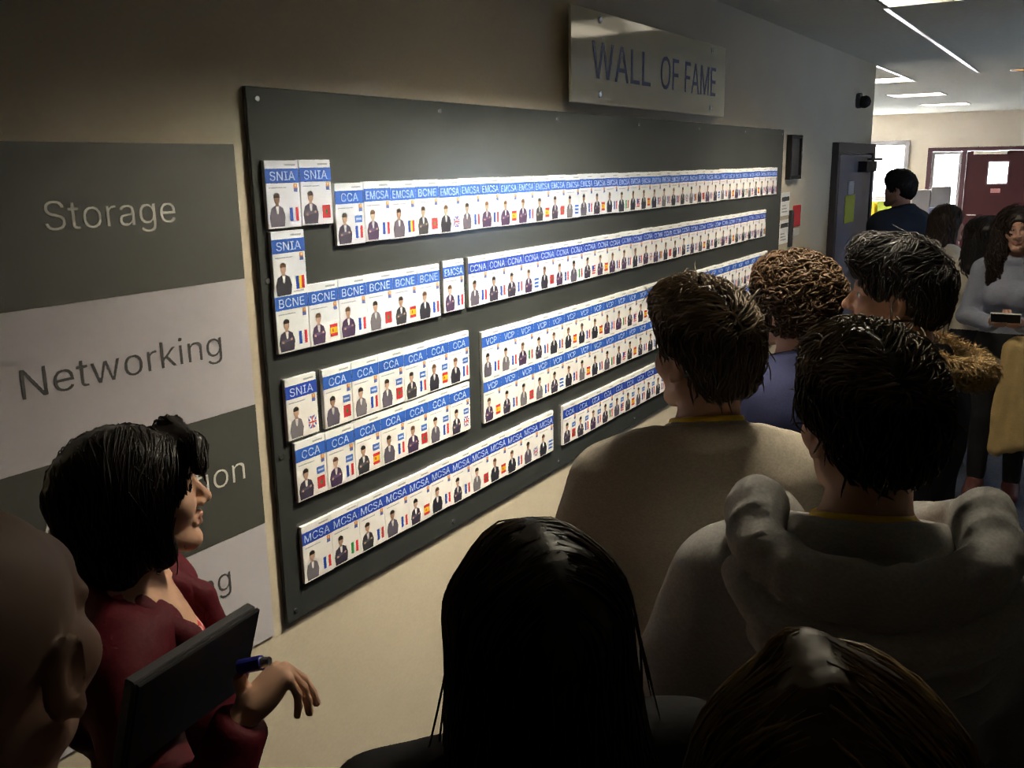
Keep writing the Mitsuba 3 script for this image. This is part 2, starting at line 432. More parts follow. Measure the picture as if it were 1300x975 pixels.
for z1, z0, mm, text, x0, x1, zb, cap, lm, lab in stripes:
    k = thing('wall_panel', lab, 'wall panel', 'lettered panels of the left column')
    part(k, 'sheet', bx(PX0, PX1, -0.004, -0.0003, z0, z1), mm)
    letters(k, wall_text(text, x0, x1, zb, cap, -0.0041, 0.0008, 0.015 * cap), lm)

# the notice board
BX0, BX1, BZ0, BZ1, BT = 1.446, 5.491, 0.881, 2.125, 0.012
bd = thing('notice_board', 'long dark grey notice board on the wall, covered with rows of white certificate cards', 'notice board')
part(bd, 'panel', bevel_box(BX0, BX1, -BT, -0.0005, BZ0, BZ1, 0.0015), 'm_board')
for i, x in enumerate(np.linspace(BX0 + 0.03, BX1 - 0.03, 7)):
    for z in (BZ0 + 0.025, BZ1 - 0.025):
        part(bd, 'screw', cyl((x, -BT - 0.003, z), (x, -BT + 0.001, z), 0.006, 10), 'm_steel')
for z in (1.30, 1.71):
    part(bd, 'screw', cyl((BX0 + 0.02, -BT - 0.003, z), (BX0 + 0.02, -BT + 0.001, z), 0.006, 10), 'm_steel')

# the sign
sg = thing('wall_sign', 'glossy pale sign lettered WALL OF FAME, fixed above the notice board', 'sign')
part(sg, 'plate', bevel_box(2.845, 4.364, -0.044, -0.034, 2.156, 2.462, 0.0015), 'm_sign')
words = [('WALL', 2.998, 3.50), ('OF', 3.60, 3.79), ('FAME', 3.86, 4.236)]
for t, x0, x1 in words:
    letters(sg, wall_text(t, x0, x1, 2.242, 0.122, -0.0442, 0.0012), 'm_sign_letter')
for x in (3.055, 4.175):
    for z in (2.19, 2.435):
        part(sg, 'standoff_screw', cat(cyl((x, -0.0005, z), (x, -0.0335, z), 0.008, 12), cyl((x, -0.0442, z), (x, -0.049, z), 0.011, 12)), 'm_steel')

# small things near the far end of the wall
dk = thing('motion_sensor', 'small black sensor high on the wall above the grey door', 'sensor')
part(dk, 'base', cyl((7.40, -0.0005, 2.375), (7.40, -0.03, 2.375), 0.055, 18), 'm_dark_plastic')
ball = trimesh.creation.icosphere(2, 0.045)
ball.apply_translation((7.40, -0.055, 2.365))
part(dk, 'head', ball, 'm_black_plastic', smooth=True)
pf = thing('picture_frame', 'narrow black frame on the wall past the right end of the notice board', 'frame')
part(pf, 'rim', frame_y(-0.03, 5.60, 5.84, 1.845, 2.10, 0.02, 0.0, 0.0295), 'm_black_plastic')
part(pf, 'sheet', bx(5.62, 5.82, -0.018, -0.006, 1.865, 2.08), 'm_dark_plastic')
for (z0, z1, lab, low) in ((1.635, 1.77, 'white notice sheet beside the board end, the upper of two', 1.72), (1.47, 1.61, 'white notice sheet beside the board end, the lower of two', 1.565)):
    k = thing('notice_sheet', lab, 'notice', 'white notices past the board end')
    part(k, 'paper', bx(5.52, 5.70, -0.006, -0.0005, z0, z1), 'm_paper')
    part(k, 'header_band', bx(5.535, 5.69, -0.007, -0.0061, low, low + 0.025), 'm_letter_dark')
    for i in range(3):
        part(k, 'text_line', bx(5.54, 5.66 - 0.02 * i, -0.007, -0.0061, z0 + 0.02 + 0.018 * i, z0 + 0.027 + 0.018 * i), 'm_strip_text')
k = thing('wall_strip', 'dark vertical strip on the wall between the white notices and the red sign', 'strip')
scene[k] = mikit.ply(bevel_box(5.715, 5.765, -0.02, -0.0005, 1.44, 1.66), 'm_dark_plastic')
fs = thing('safety_sign', 'small red sign with a pale green foot on the wall past the notices', 'sign')
part(fs, 'red_plate', bevel_box(5.80, 5.95, -0.012, -0.0005, 1.555, 1.685), 'm_red')
part(fs, 'green_plate', bevel_box(5.80, 5.93, -0.012, -0.0005, 1.50, 1.545), 'm_counter')

# ------------------------------------------------------------------ certificate cards
CW, CH, CT = 0.1030, 0.1476, 0.010
PITCH_X = 0.1048


def rects_mesh(rs, y0=0.0, y1=-0.0006):
    """Flat print: rectangles, ellipses and polygons [(shape, colour)] given in the card's plane (x to the right, z up), each a thin raised patch."""
    V, Fc, C = [], [], []
    at = 0
    for i, (poly, col) in enumerate(rs):
        p = np.asarray(poly, float)
        n = len(p)
        y = y1 - 0.00012 * i
        v = np.vstack([np.stack([p[:, 0], np.full(n, y), p[:, 1]], 1), np.stack([p[:, 0], np.full(n, y0), p[:, 1]], 1)])
        f = [[0, j, j + 1] for j in range(1, n - 1)]
        f += [[j, n + j, n + (j + 1) % n] for j in range(n)] + [[j, n + (j + 1) % n, (j + 1) % n] for j in range(n)]
        V.append(v)
        Fc.append(np.array(f) + at)
        C.append(np.tile(np.asarray(col, float), (2 * n, 1)))
        at += 2 * n
    return (np.vstack(V), np.vstack(Fc)), np.vstack(C)


def R4(x0, x1, z0, z1):
    return [(x0, z0), (x1, z0), (x1, z1), (x0, z1)]


def oval(cx, cz, rx, rz, n=10):
    t = np.arange(n) * 2 * np.pi / n
    return np.stack([cx + rx * np.cos(t), cz + rz * np.sin(t)], 1)


BLUE, WHITE, REDC, YEL, GRN, BLK = (0.02, 0.06, 0.33), (0.85, 0.85, 0.82), (0.52, 0.03, 0.04), (0.75, 0.48, 0.02), (0.03, 0.22, 0.06), (0.015, 0.015, 0.015)
FLAGS = {
    'French': [(R4(0, 1 / 3, 0, 1), BLUE), (R4(1 / 3, 2 / 3, 0, 1), WHITE), (R4(2 / 3, 1, 0, 1), REDC)],
    'Spanish': [(R4(0, 1, 0, 0.25), REDC), (R4(0, 1, 0.25, 0.75), YEL), (R4(0, 1, 0.75, 1), REDC), (oval(0.35, 0.5, 0.1, 0.14), (0.45, 0.10, 0.03))],
    'Italian': [(R4(0, 1 / 3, 0, 1), GRN), (R4(1 / 3, 2 / 3, 0, 1), WHITE), (R4(2 / 3, 1, 0, 1), REDC)],
    'Romanian': [(R4(0, 1 / 3, 0, 1), BLUE), (R4(1 / 3, 2 / 3, 0, 1), YEL), (R4(2 / 3, 1, 0, 1), REDC)],
    'red Moroccan': [(R4(0, 1, 0, 1), (0.42, 0.03, 0.04)), (oval(0.5, 0.5, 0.14, 0.2, 5), GRN)],
    'British': [(R4(0, 1, 0, 1), BLUE), ([(0, 0), (0.12, 0), (1, 0.9), (1, 1), (0.88, 1), (0, 0.12)], WHITE), ([(0, 1), (0, 0.88), (0.88, 0), (1, 0), (1, 0.12), (0.12, 1)], WHITE),
                (R4(0.4, 0.6, 0, 1), WHITE), (R4(0, 1, 0.38, 0.62), WHITE), (R4(0.45, 0.55, 0, 1), REDC), (R4(0, 1, 0.44, 0.56), REDC)],
    'American': [(R4(0, 1, k / 7, (k + 1) / 7), REDC if k % 2 == 0 else WHITE) for k in range(7)] + [(R4(0, 0.45, 0.45, 1), BLUE)],
    'Greek': [(R4(0, 1, k / 5, (k + 1) / 5), (0.03, 0.12, 0.5) if k % 2 == 0 else WHITE) for k in range(5)],
}
FLAG_SHAPES = {}
for n, rs in FLAGS.items():
    mesh, col = rects_mesh([([(0.026 * p[0], 0.030 * p[1]) for p in np.asarray(poly)], c) for poly, c in rs])
    FLAG_SHAPES[n] = mikit.ply(mesh, 'm_print', color=col)
SKIN_P = [(0.50, 0.33, 0.25), (0.42, 0.27, 0.19), (0.30, 0.18, 0.12), (0.55, 0.38, 0.30)]
SUITS = [(0.02, 0.02, 0.03), (0.035, 0.03, 0.05), (0.09, 0.08, 0.11), (0.05, 0.03, 0.07), (0.16, 0.15, 0.17), (0.03, 0.03, 0.035)]
PORTRAITS = []
prng = np.random.default_rng(5)
for i in range(10):
    sk, su = SKIN_P[i % 4], SUITS[i % 6]
    hair = (0.02, 0.015, 0.012) if i % 3 else (0.09, 0.05, 0.03)
    w = 0.9 + 0.18 * prng.random()
    rs = [([(-0.021 * w, 0.0), (0.019 * w, 0.0), (0.023 * w, 0.022), (0.017 * w, 0.040), (0.006, 0.046), (-0.006, 0.046), (-0.018 * w, 0.040), (-0.024 * w, 0.022)], su),
          ([(-0.005, 0.046), (0.005, 0.046), (0.003, 0.030), (0.0, 0.026), (-0.003, 0.030)], (0.7, 0.7, 0.7)),
          (R4(-0.004, 0.004, 0.044, 0.053), sk), (oval(0, 0.0605, 0.0085, 0.0115), sk),
          ([(-0.0088, 0.063), (-0.0082, 0.0695), (-0.003, 0.0735), (0.003, 0.0735), (0.0082, 0.0695), (0.0088, 0.063), (0.0060, 0.0675), (-0.0060, 0.0685)], hair)]
    if i % 2:
        rs += [([(-0.021 * w, 0.018), (0.014, 0.023), (0.014, 0.029), (-0.021 * w, 0.026)], tuple(1.7 * x + 0.015 for x in su)), (oval(0.013, 0.026, 0.004, 0.003, 8), sk), (oval(-0.014, 0.021, 0.004, 0.003, 8), sk)]
    mesh, col = rects_mesh(rs)
    PORTRAITS.append(mikit.ply(mesh, 'm_print', color=col))
mesh, col = rects_mesh([(R4(-0.0055, 0.0055, 0.008, 0.018), (0.62, 0.27, 0.10)), (R4(-0.0055, 0.0055, 0.0, 0.008), (0.10, 0.13, 0.36)), (oval(0, 0.014, 0.003, 0.003, 8), (0.75, 0.55, 0.3))])
BADGE = mikit.ply(mesh, 'm_print', color=col)
mesh, col = rects_mesh([(R4(0, 0.026, 0, 0.017), (0.07, 0.16, 0.46)), (R4(0.003, 0.023, 0.006, 0.011), (0.45, 0.55, 0.75))])
LOGO = mikit.ply(mesh, 'm_print', color=col)
PAPER = mikit.ply(bevel_box(0, CW, -CT, 0, 0, CH, 0.0008), 'm_paper')
BANDS = [mikit.ply(bx(0, CW, -0.0006, 0, 0, 0.031), m) for m in ('m_blue_a', 'm_blue_b')]
NAME_LINE = mikit.ply(bx(0.008, 0.062, -0.0004, 0, 0.0, 0.0022), 'm_strip_text')
TOP_TEXT = mikit.ply(bx(0.060, 0.093, -0.0004, 0, 0.0005, 0.0045), 'm_strip_text')
HEADERS = {}


def header(text):
    if text not in HEADERS:
        w = {'CCA': 0.062, 'SNIA': 0.076, 'BCNE': 0.080, 'EMCSA': 0.088, 'CCNA': 0.086, 'MCSA': 0.088, 'VCP': 0.060}[text]
        HEADERS[text] = mikit.ply(wall_text(text, (CW - w) / 2, (CW + w) / 2, 0.0, 0.0195, 0.0, 0.0004), 'm_blue_text')
    return HEADERS[text]


ORD = ['first', 'second', 'third', 'fourth', 'fifth', 'sixth', 'seventh', 'eighth', 'ninth', 'tenth', 'eleventh', 'twelfth', 'thirteenth', 'fourteenth', 'fifteenth', 'sixteenth', 'seventeenth', 'eighteenth',
       'nineteenth', 'twentieth'] + ['twenty-' + o for o in ('first', 'second', 'third', 'fourth', 'fifth', 'sixth', 'seventh', 'eighth', 'ninth')] + ['thirtieth'] + ['thirty-' + o for o in ('first', 'second', 'third', 'fourth', 'fifth')]
crng = np.random.default_rng(11)
CYCLE = ['French', 'Spanish', 'French', 'red Moroccan', 'French', 'Italian', 'French', 'British', 'French', 'Spanish', 'American', 'French', 'Romanian', 'Greek']


def card(x, ztop, text, label, flag=None, portrait=None, band=0, logo=False):
    k = thing('certificate_card', label, 'card', 'white certificate cards on the dark board')
    z = ztop - CH + crng.uniform(-0.0012, 0.0012)
    x = x + crng.uniform(-0.0004, 0.0004)
    yb = -BT - 0.0003
    yf = yb - CT
    share(k + '__paper', PAPER, T().translate([x, yb, z]))
    share(k + '__header_band', BANDS[band], T().translate([x, yf - 0.0001, z + CH - 0.049]))
    share(k + '__header_text', header(text), T().translate([x, yf - 0.0008, z + CH - 0.0435]))
    share(k + '__portrait', PORTRAITS[portrait if portrait is not None else int(crng.integers(10))], T().translate([x + 0.030, yf - 0.0001, z + 0.004]))
    share(k + '__flag', FLAG_SHAPES[flag], T().translate([x + 0.068, yf - 0.0001, z + 0.014]))
    share(k + '__badge', BADGE, T().translate([x + 0.090, yf - 0.0001, z + CH - 0.069]))
    share(k + '__name_line', NAME_LINE, T().translate([x, yf - 0.0001, z + CH - 0.060]))
    share(k + '__top_text', TOP_TEXT, T().translate([x, yf - 0.0001, z + CH - 0.0125]))
    if logo:
        share(k + '__logo', LOGO, T().translate([x + 0.068, yf - 0.0001, z + 0.052]))


def article(f):
    return ('an ' if f[0] in 'AI' else 'a ') + f + ' flag'


def row(x0, ztop, n, text, where, flags=None, band=0, logo=False, seed=0, pitch=PITCH_X, portraits=None):
    for i in range(n):
        fl = flags[i] if flags and i < len(flags) else CYCLE[(i * 5 + seed) % len(CYCLE)]
        tx = text[i] if isinstance(text, list) else text
        card(x0 + i * pitch, ztop, tx, f'white {tx} card with {article(fl)}, {ORD[i]} from left in {where}', fl, portraits[i] if portraits and i < len(portraits) else None, band, logo or tx == 'CCA')


card(1.4725, 1.972, 'SNIA', 'white SNIA card with a French flag, left of the pair at the board top', 'French', 2)
card(1.5785, 1.972, 'SNIA', 'white SNIA card with a red Moroccan flag, right of the pair at the board top', 'red Moroccan', 1)
card(1.4760, 1.818, 'SNIA', 'white SNIA card with a Romanian flag, alone under the pair at the board top', 'Romanian', 0)
tops = ['CCA', 'EMCSA', 'EMCSA', 'BCNE', 'EMCSA'] + ['EMCSA'] * 30
row(1.691, 1.918, 35, tops, 'topmost row', ['French', 'French', 'Romanian', 'red Moroccan', 'British', 'French', 'French', 'Spanish', 'French', 'Spanish', 'red Moroccan'], portraits=[1, 3, 2, 5, 0, 8])
row(1.4735, 1.6885, 6, 'BCNE', 'second row', ['French', 'Spanish', 'French', 'red Moroccan', 'Spanish', 'French'], portraits=[1, 3, 9, 4, 5, 0])
card(2.117, 1.6915, 'EMCSA', 'white EMCSA card alone between two gaps in the second row', 'French', 3)
row(2.244, 1.693, 28, 'CCNA', 'long CCNA row', ['French', 'French', 'French', 'Greek', 'red Moroccan'], band=1, seed=3)
card(1.484, 1.480, 'SNIA', 'white SNIA card alone at the left end of the third row', 'British', 4, 1)
row(1.609, 1.478, 6, 'CCA', 'upper CCA row', ['red Moroccan', 'French', 'red Moroccan', 'French', 'Spanish', 'French'], portraits=[2, 4, 8, 5, 6, 0])
row(1.501, 1.324, 7, 'CCA', 'lower CCA row', ['red Moroccan', 'French', 'Spanish', 'French', 'red Moroccan', 'French', 'British'], portraits=[1, 3, 5, 2, 9, 8, 7])
row(1.503, 1.113, 12, 'MCSA', 'lowest left row', ['French', 'Italian', 'French', 'French', 'Spanish', 'French', 'French', 'red Moroccan', 'Spanish', 'French', 'British', 'Greek'], band=1, pitch=0.1037, portraits=[4, 1, 5, 2, 7, 0])
row(2.3055, 1.460, 28, 'VCP', 'upper VCP row', ['French', 'French', 'Italian', 'French', 'French', 'Spanish'], seed=2)
row(2.3075, 1.320, 28, 'VCP', 'lower VCP row', ['Spanish', 'French', 'red Moroccan', 'French'], seed=7)
row(2.8185, 1.110, 23, 'CCA', 'lowest right row', ['red Moroccan', 'French'], band=1, seed=4)

# ------------------------------------------------------------------ the far room's furniture
k = thing('counter', 'pale counter with a yellow strip under the far window', 'counter')
part(k, 'worktop', bevel_box(16.2, 16.85, 0.95, 2.7, 0.98, 1.02), 'm_counter')
part(k, 'body', bevel_box(16.25, 16.85, 1.0, 2.65, 0.0, 0.979), 'm_partition')
k = thing('storage_box', 'yellow box lying on the counter under the far window', 'box')
scene[k] = mikit.ply(bevel_box(16.5, 16.8, 1.52, 1.95, 1.021, 1.27, 0.008), 'm_lanyard')
k = thing('storage_box', 'green box standing on the counter under the far window', 'box')
scene[k] = mikit.ply(bevel_box(16.5, 16.8, 1.22, 1.48, 1.021, 1.28, 0.008), 'm_green')
k = thing('partition_screen', 'grey office partition screen standing beside the far man in the dark jacket', 'partition')
part(k, 'panel', bevel_box(9.40, 9.45, -0.281, -0.120, 0.06, 1.675, 0.006), 'm_partition')
part(k, 'panel', bevel_box(9.40, 9.45, -0.447, -0.284, 0.06, 1.700, 0.006), 'm_partition')
part(k, 'foot', bevel_box(9.33, 9.52, -0.45, -0.115, 0.0, 0.059, 0.004), 'm_dark_plastic')
k = thing('partition_screen', 'lower blue grey partition screen in front of the grey one', 'partition')
part(k, 'panel', bevel_box(9.20, 9.25, -0.455, -0.300, 0.06, 1.525, 0.006), 'm_partition_blue')
part(k, 'foot', bevel_box(9.15, 9.30, -0.46, -0.295, 0.0, 0.059, 0.004), 'm_dark_plastic')
k = thing('downlight', 'round orange glowing downlight in the ceiling at the right edge', 'ceiling lamp')
part(k, 'rim', tube([(9.2 + 0.1 * math.cos(t), -0.95 + 0.1 * math.sin(t), CEIL - 0.006) for t in np.linspace(0, 2 * np.pi, 25)], 0.006, 6, caps=False), 'm_alu')
th = np.linspace(0, 2 * np.pi, 25)[:-1]
part(k, 'lens', trimesh.Trimesh(np.vstack([[[9.2, -0.95, CEIL - 0.008]], np.stack([9.2 + 0.095 * np.cos(th), -0.95 + 0.095 * np.sin(th), np.full(24, CEIL - 0.004)], 1)]),
                                [[0, 1 + (i + 1) % 24, 1 + i] for i in range(24)], process=False), 'm_orange_lamp', emitter={'type': 'area', 'radiance': rgb((1.0, 0.42, 0.12))})

# ------------------------------------------------------------------ people: bodies as signed distance fields, meshed by surface nets
def smix(a, d, k):
    h = np.clip(0.5 + 0.5 * (a - d) / k, 0, 1)
    return a + (d - a) * h - k * h * (1 - h)


class Field:
    def __init__(self, xs, ys, zs):
        self.ax = [np.asarray(xs, float), np.asarray(ys, float), np.asarray(zs, float)]
        self.v = np.full([len(a) for a in self.ax], 1.0, np.float32)

    def sub(self, lo, hi, pad):
        sl = tuple(slice(max(0, np.searchsorted(a, l - pad) - 1), np.searchsorted(a, h + pad) + 1) for a, l, h in zip(self.ax, lo, hi))
        return sl, self.ax[0][sl[0]][:, None, None], self.ax[1][sl[1]][None, :, None], self.ax[2][sl[2]][None, None, :]

    def apply(self, fn, lo, hi, k, op, pad=0.045):
        sl, X, Y, Z = self.sub(lo, hi, pad + k)
        if min(s.stop - s.start for s in sl) < 1:
            return
        d = fn(X, Y, Z).astype(np.float32)
        a = self.v[sl]
        self.v[sl] = smix(a, d, k) if op > 0 else -smix(-a, d, k)

    def cone(self, a, b, ra, rb, k=0.02, op=1, sc=(1, 1, 1)):
        a, b, sc = np.asarray(a, float), np.asarray(b, float), np.asarray(sc, float)
        m = min(1.0, 1 / max(sc))
        A, B = a * sc, b * sc
        ba = B - A
        l2 = max(float(ba @ ba), 1e-12)

        def fn(X, Y, Z):
            px, py, pz = X * sc[0] - A[0], Y * sc[1] - A[1], Z * sc[2] - A[2]
            t = np.clip((px * ba[0] + py * ba[1] + pz * ba[2]) / l2, 0, 1)
            return (np.sqrt((px - t * ba[0]) ** 2 + (py - t * ba[1]) ** 2 + (pz - t * ba[2]) ** 2) - (ra + (rb - ra) * t)) * m
        r = max(ra, rb)
        self.apply(fn, np.minimum(a, b) - r, np.maximum(a, b) + r, k, op)

    def ell(self, c, r, M=None, k=0.02, op=1):
        c, r = np.asarray(c, float), np.asarray(r, float)
        M = np.eye(3) if M is None else M

        def fn(X, Y, Z):
            x, y, z = X - c[0], Y - c[1], Z - c[2]
            q = [(x * M[0, i] + y * M[1, i] + z * M[2, i]) for i in range(3)]
            k0 = np.sqrt(sum((q[i] / r[i]) ** 2 for i in range(3)))
            k1 = np.sqrt(sum((q[i] / r[i] ** 2) ** 2 for i in range(3))) + 1e-9
            return k0 * (k0 - 1) / k1
        e = np.abs(M) @ r
        self.apply(fn, c - e, c + e, k, op)

    def cut(self, n, p, k=0.006):
        """Removes the half space on the side n points to, beyond the point p."""
        X, Y, Z = self.ax[0][:, None, None], self.ax[1][None, :, None], self.ax[2][None, None, :]
        d = (X - p[0]) * n[0] + (Y - p[1]) * n[1] + (Z - p[2]) * n[2]
        self.v = -smix(-self.v, (-d).astype(np.float32), k)

    def mesh(self):
        v, ax = self.v, self.ax
        ins = v < 0
        nx, ny, nz = v.shape
        cor = [(a, b, c) for a in (0, 1) for b in (0, 1) for c in (0, 1)]
        cnt = sum(ins[a:nx - 1 + a, b:ny - 1 + b, c:nz - 1 + c].astype(np.int8) for a, b, c in cor)
        I, J, K = np.nonzero((cnt > 0) & (cnt < 8))
        idx = np.full((nx - 1, ny - 1, nz - 1), -1, np.int64)
        idx[I, J, K] = np.arange(len(I))
        pos = {c: np.stack([ax[0][I + c[0]], ax[1][J + c[1]], ax[2][K + c[2]]], 1) for c in cor}
        val = {c: v[I + c[0], J + c[1], K + c[2]] for c in cor}
        acc, num = np.zeros((len(I), 3)), np.zeros(len(I))
        for c in cor:
            for d in range(3):
                if c[d] == 0:
                    e = tuple(1 if i == d else c[i] for i in range(3))
                    x = (val[c] < 0) != (val[e] < 0)
                    t = np.where(x, val[c] / np.where(x, val[c] - val[e], 1), 0)
                    acc += np.where(x[:, None], pos[c] + (pos[e] - pos[c]) * t[:, None], 0)
                    num += x
        V = acc / num[:, None]
        Q = []
        for d in range(3):
            o = [i for i in range(3) if i != d]
            s0 = [slice(1, -1)] * 3
            s0[d] = slice(0, -1)
            s1 = list(s0)
            s1[d] = slice(1, None)
            A, B = ins[tuple(s0)], ins[tuple(s1)]
            P = np.stack(np.nonzero(A != B), 1)
            fl = A[tuple(P.T)]
            P = P + np.array([0 if i == d else 1 for i in range(3)])
            q = []
            for (da, db) in ((0, 0), (-1, 0), (-1, -1), (0, -1)):
                g = P.copy()
                g[:, o[0]] += da
                g[:, o[1]] += db
                q.append(idx[g[:, 0], g[:, 1], g[:, 2]])
            q = np.stack(q, 1)
            flip = ~fl if d != 1 else fl
            q[flip] = q[flip][:, ::-1]
            Q.append(q)
        Q = np.vstack(Q)
        Q = Q[(Q >= 0).all(1)]
        Fc = np.vstack([Q[:, [0, 1, 2]], Q[:, [0, 2, 3]]])
        p = V[Fc]
        if np.einsum('ij,ij->', p[:, 0], np.cross(p[:, 1], p[:, 2])) < 0:
            Fc = Fc[:, ::-1]
        return V, Fc

    def sampler(self):
        steps = [a[1] - a[0] for a in self.ax]
        org = [a[0] for a in self.ax]
        g = np.gradient(self.v, *steps)

        def at(P):
            c = [(P[:, i] - org[i]) / steps[i] for i in range(3)]
            return map_coordinates(self.v, c, order=1, mode='nearest'), np.stack([map_coordinates(x, c, order=1, mode='nearest') for x in g], 1)
        return at


def lin(a, b, s):
    return np.arange(a, b + s, s)


def fine(lo, hi, parts):
    """Grid coordinates from lo to hi with the steps of parts = [(upto, step), ...]."""
    out, x = [lo], lo
    for up, st in parts:
        while x < up - 1e-9:
            x = x + st
            out.append(x)
    return np.array(out)


def rot(yaw=0, pitch=0, roll=0):
    y, p, r = np.radians([yaw, pitch, roll])
    Rz = np.array([[math.cos(y), -math.sin(y), 0], [math.sin(y), math.cos(y), 0], [0, 0, 1]])
    Rx = np.array([[1, 0, 0], [0, math.cos(p), -math.sin(p)], [0, math.sin(p), math.cos(p)]])
    Ry = np.array([[math.cos(r), 0, math.sin(r)], [0, 1, 0], [-math.sin(r), 0, math.cos(r)]])
    return Rz @ Rx @ Ry


def vnormals(V, Fc):
    n = np.zeros_like(V)
    fn = np.cross(V[Fc[:, 1]] - V[Fc[:, 0]], V[Fc[:, 2]] - V[Fc[:, 0]])
    for i in range(3):
        np.add.at(n, Fc[:, i], fn)
    return n / (np.linalg.norm(n, axis=1, keepdims=True) + 1e-12)


SKIN = (0.40, 0.235, 0.165)


class Person:
    """Local frame: feet at the origin, facing +y, x to the person's right; s scales a 1.75 m figure."""

    def __init__(self, label, head, heading, height=1.75, look=(0, 0, 0), skin=SKIN, female=False, group=None, lean=0.0):
        self.key = thing('person', label, 'person', group)
        self.s = height / 1.75
        self.female = female
        self.skin = np.array(skin)
        h = math.radians(heading - 90)
        self.Rw = np.array([[math.cos(h), -math.sin(h), 0], [math.sin(h), math.cos(h), 0], [0, 0, 1]])
        self.hc = np.array([0, 0.015, 1.63]) * self.s
        off = self.Rw @ self.hc
        self.pos = np.array([head[0] - off[0], head[1] - off[1], 0.0])
        self.M = rot(*look)
        self.sh, self.shz = 0.165 if female else 0.19, 1.385
        self.arm = {}

    def world(self, P):
        return np.asarray(P, float) @ self.Rw.T + self.pos

    def local(self, P):
        return (np.asarray(P, float) - self.pos) @ self.Rw

    def hl(self, P):
        """Head-local metres (for a 0.23 m head) to person-local."""
        return np.asarray(P, float) * self.s @ self.M.T + self.hc

    def to_head(self, P):
        return (np.asarray(P, float) - self.hc) @ self.M / self.s

    def arms(self, right=None, left=None):
        """(elbow, wrist) of each side in local metres of the scaled figure."""
        s = self.s
        for side, given in ((1, right), (-1, left)):
            if given is None:
                given = ((side * (self.sh + 0.065) * s, -0.035 * s, 1.12 * s), (side * (self.sh + 0.07) * s, 0.06 * s, 0.87 * s))
            self.arm[side] = (np.array((side * self.sh * s, -0.01 * s, self.shz * s)), np.array(given[0]), np.array(given[1]))

    # prims shared by the body and the clothes; o is the clothes' offset
    def torso(self, f, o=0.0, low=0.93):
        s = self.s
        w, wa, hi = (0.148, 0.125, 0.165) if self.female else (0.172, 0.155, 0.165)
        q = (1, 1.45, 1)
        f.cone((0, -0.005 * s, 1.31 * s), (0, 0.0, 1.10 * s), w * s + o, wa * s + o, 0.03, sc=q)
        f.cone((0, 0.0, 1.10 * s), (0, -0.005 * s, low * s), wa * s + o, hi * s + o, 0.03, sc=q)
        for x in (-1, 1):
            f.cone((x * (self.sh - 0.01) * s, -0.012 * s, self.shz * s), (x * 0.07 * s, -0.015 * s, (1.435 + 0.4 * (self.shz - 1.385)) * s), 0.052 * s + o, 0.056 * s + o, 0.04)
            if self.female:
                f.ell((x * 0.068 * s, 0.095 * s, 1.25 * s), np.array((0.062, 0.05, 0.06)) * s + o, k=0.04)
            else:
                f.ell((x * 0.075 * s, 0.065 * s, 1.29 * s), np.array((0.085, 0.05, 0.07)) * s + o, k=0.04)
            f.ell((x * 0.085 * s, -0.075 * s, 1.33 * s), np.array((0.085, 0.045, 0.09)) * s + o, k=0.04)

    def arms_prims(self, f, o=0.0, upto=1.0, hand=False):
        s = self.s
        m = 0.85 if self.female else 1.0
        for sh, el, wr in self.arm.values():
            f.cone(sh, el, 0.054 * s * m + o, 0.041 * s * m + o, 0.03)
            f.cone(el, el + (wr - el) * upto, 0.042 * s * m + o, 0.029 * s * m + o * 0.9, 0.02)

    def legs(self, f, o=0.0, ankle=0.09):
        s = self.s
        f.cone((-0.06 * s, -0.02 * s, 0.90 * s), (0.06 * s, -0.02 * s, 0.90 * s), 0.115 * s + o, 0.115 * s + o, 0.03)
        for x in (-1, 1):
            f.cone((x * 0.088 * s, -0.005 * s, 0.86 * s), (x * 0.096 * s, 0.01 * s, 0.50 * s), 0.086 * s + o, 0.055 * s + o, 0.025)
            f.cone((x * 0.096 * s, 0.01 * s, 0.50 * s), (x * 0.10 * s, -0.025 * s, ankle * s), 0.056 * s + o, 0.038 * s + o, 0.02)
            f.ell((x * 0.097 * s, -0.03 * s, 0.37 * s), np.array((0.05, 0.05, 0.11)) * s + o, k=0.03)

    def body(self, res=0.0034, bare_hands=True, face=True, color=None, bald=False):
        s, M = self.s, self.M
        ext = [np.array([[-0.30 * s, -0.20 * s, 0.0], [0.30 * s, 0.30 * s, 1.0]])]
        for a in self.arm.values():
            ext.append(np.array(a))
        E = np.vstack(ext)
        lo, hi = E.min(0) - 0.06, E.max(0) + 0.06
        c, w, co = self.hc, 0.135 * s, 0.013
        xs = fine(lo[0], hi[0], [(c[0] - w, co), (c[0] + w, res), (hi[0], co)])
        ys = fine(lo[1], hi[1], [(c[1] - w, co), (c[1] + w, res), (hi[1], co)])
        zs = fine(-0.02, 1.8 * s, [(1.44 * s, 0.016), (c[2] + 0.15 * s, res), (1.8 * s, co)])
        f = Field(xs, ys, zs)
        self.torso(f)
        self.legs(f)
        self.arms_prims(f)
        for x in (-1, 1):
            f.cone((x * 0.10 * s, -0.035 * s, 0.045 * s), (x * 0.118 * s, 0.14 * s, 0.028 * s), 0.040 * s, 0.027 * s, 0.02)
        H = self.hl

        def cone(a, b, ra, rb, k=0.012, op=1):
            f.cone(H(a), H(b), ra * s, rb * s, k * s, op)

        def ell(c, r, k=0.012, op=1, MM=None):
            f.ell(H(c), np.array(r) * s, M if MM is None else M @ MM, k * s, op)
        nk = 0.047 if self.female else 0.057
        f.cone((0, -0.02 * s, 1.42 * s), H((0, -0.022, -0.05)), (nk + 0.012) * s, nk * s, 0.03 * s)
        ell((0, -0.012, 0.033), (0.075, 0.095, 0.086))
        ell((0, 0.028, -0.02), (0.062, 0.066, 0.086))
        cone((0, 0.02, -0.06), (0, 0.070, -0.097), 0.048, 0.020, 0.02)
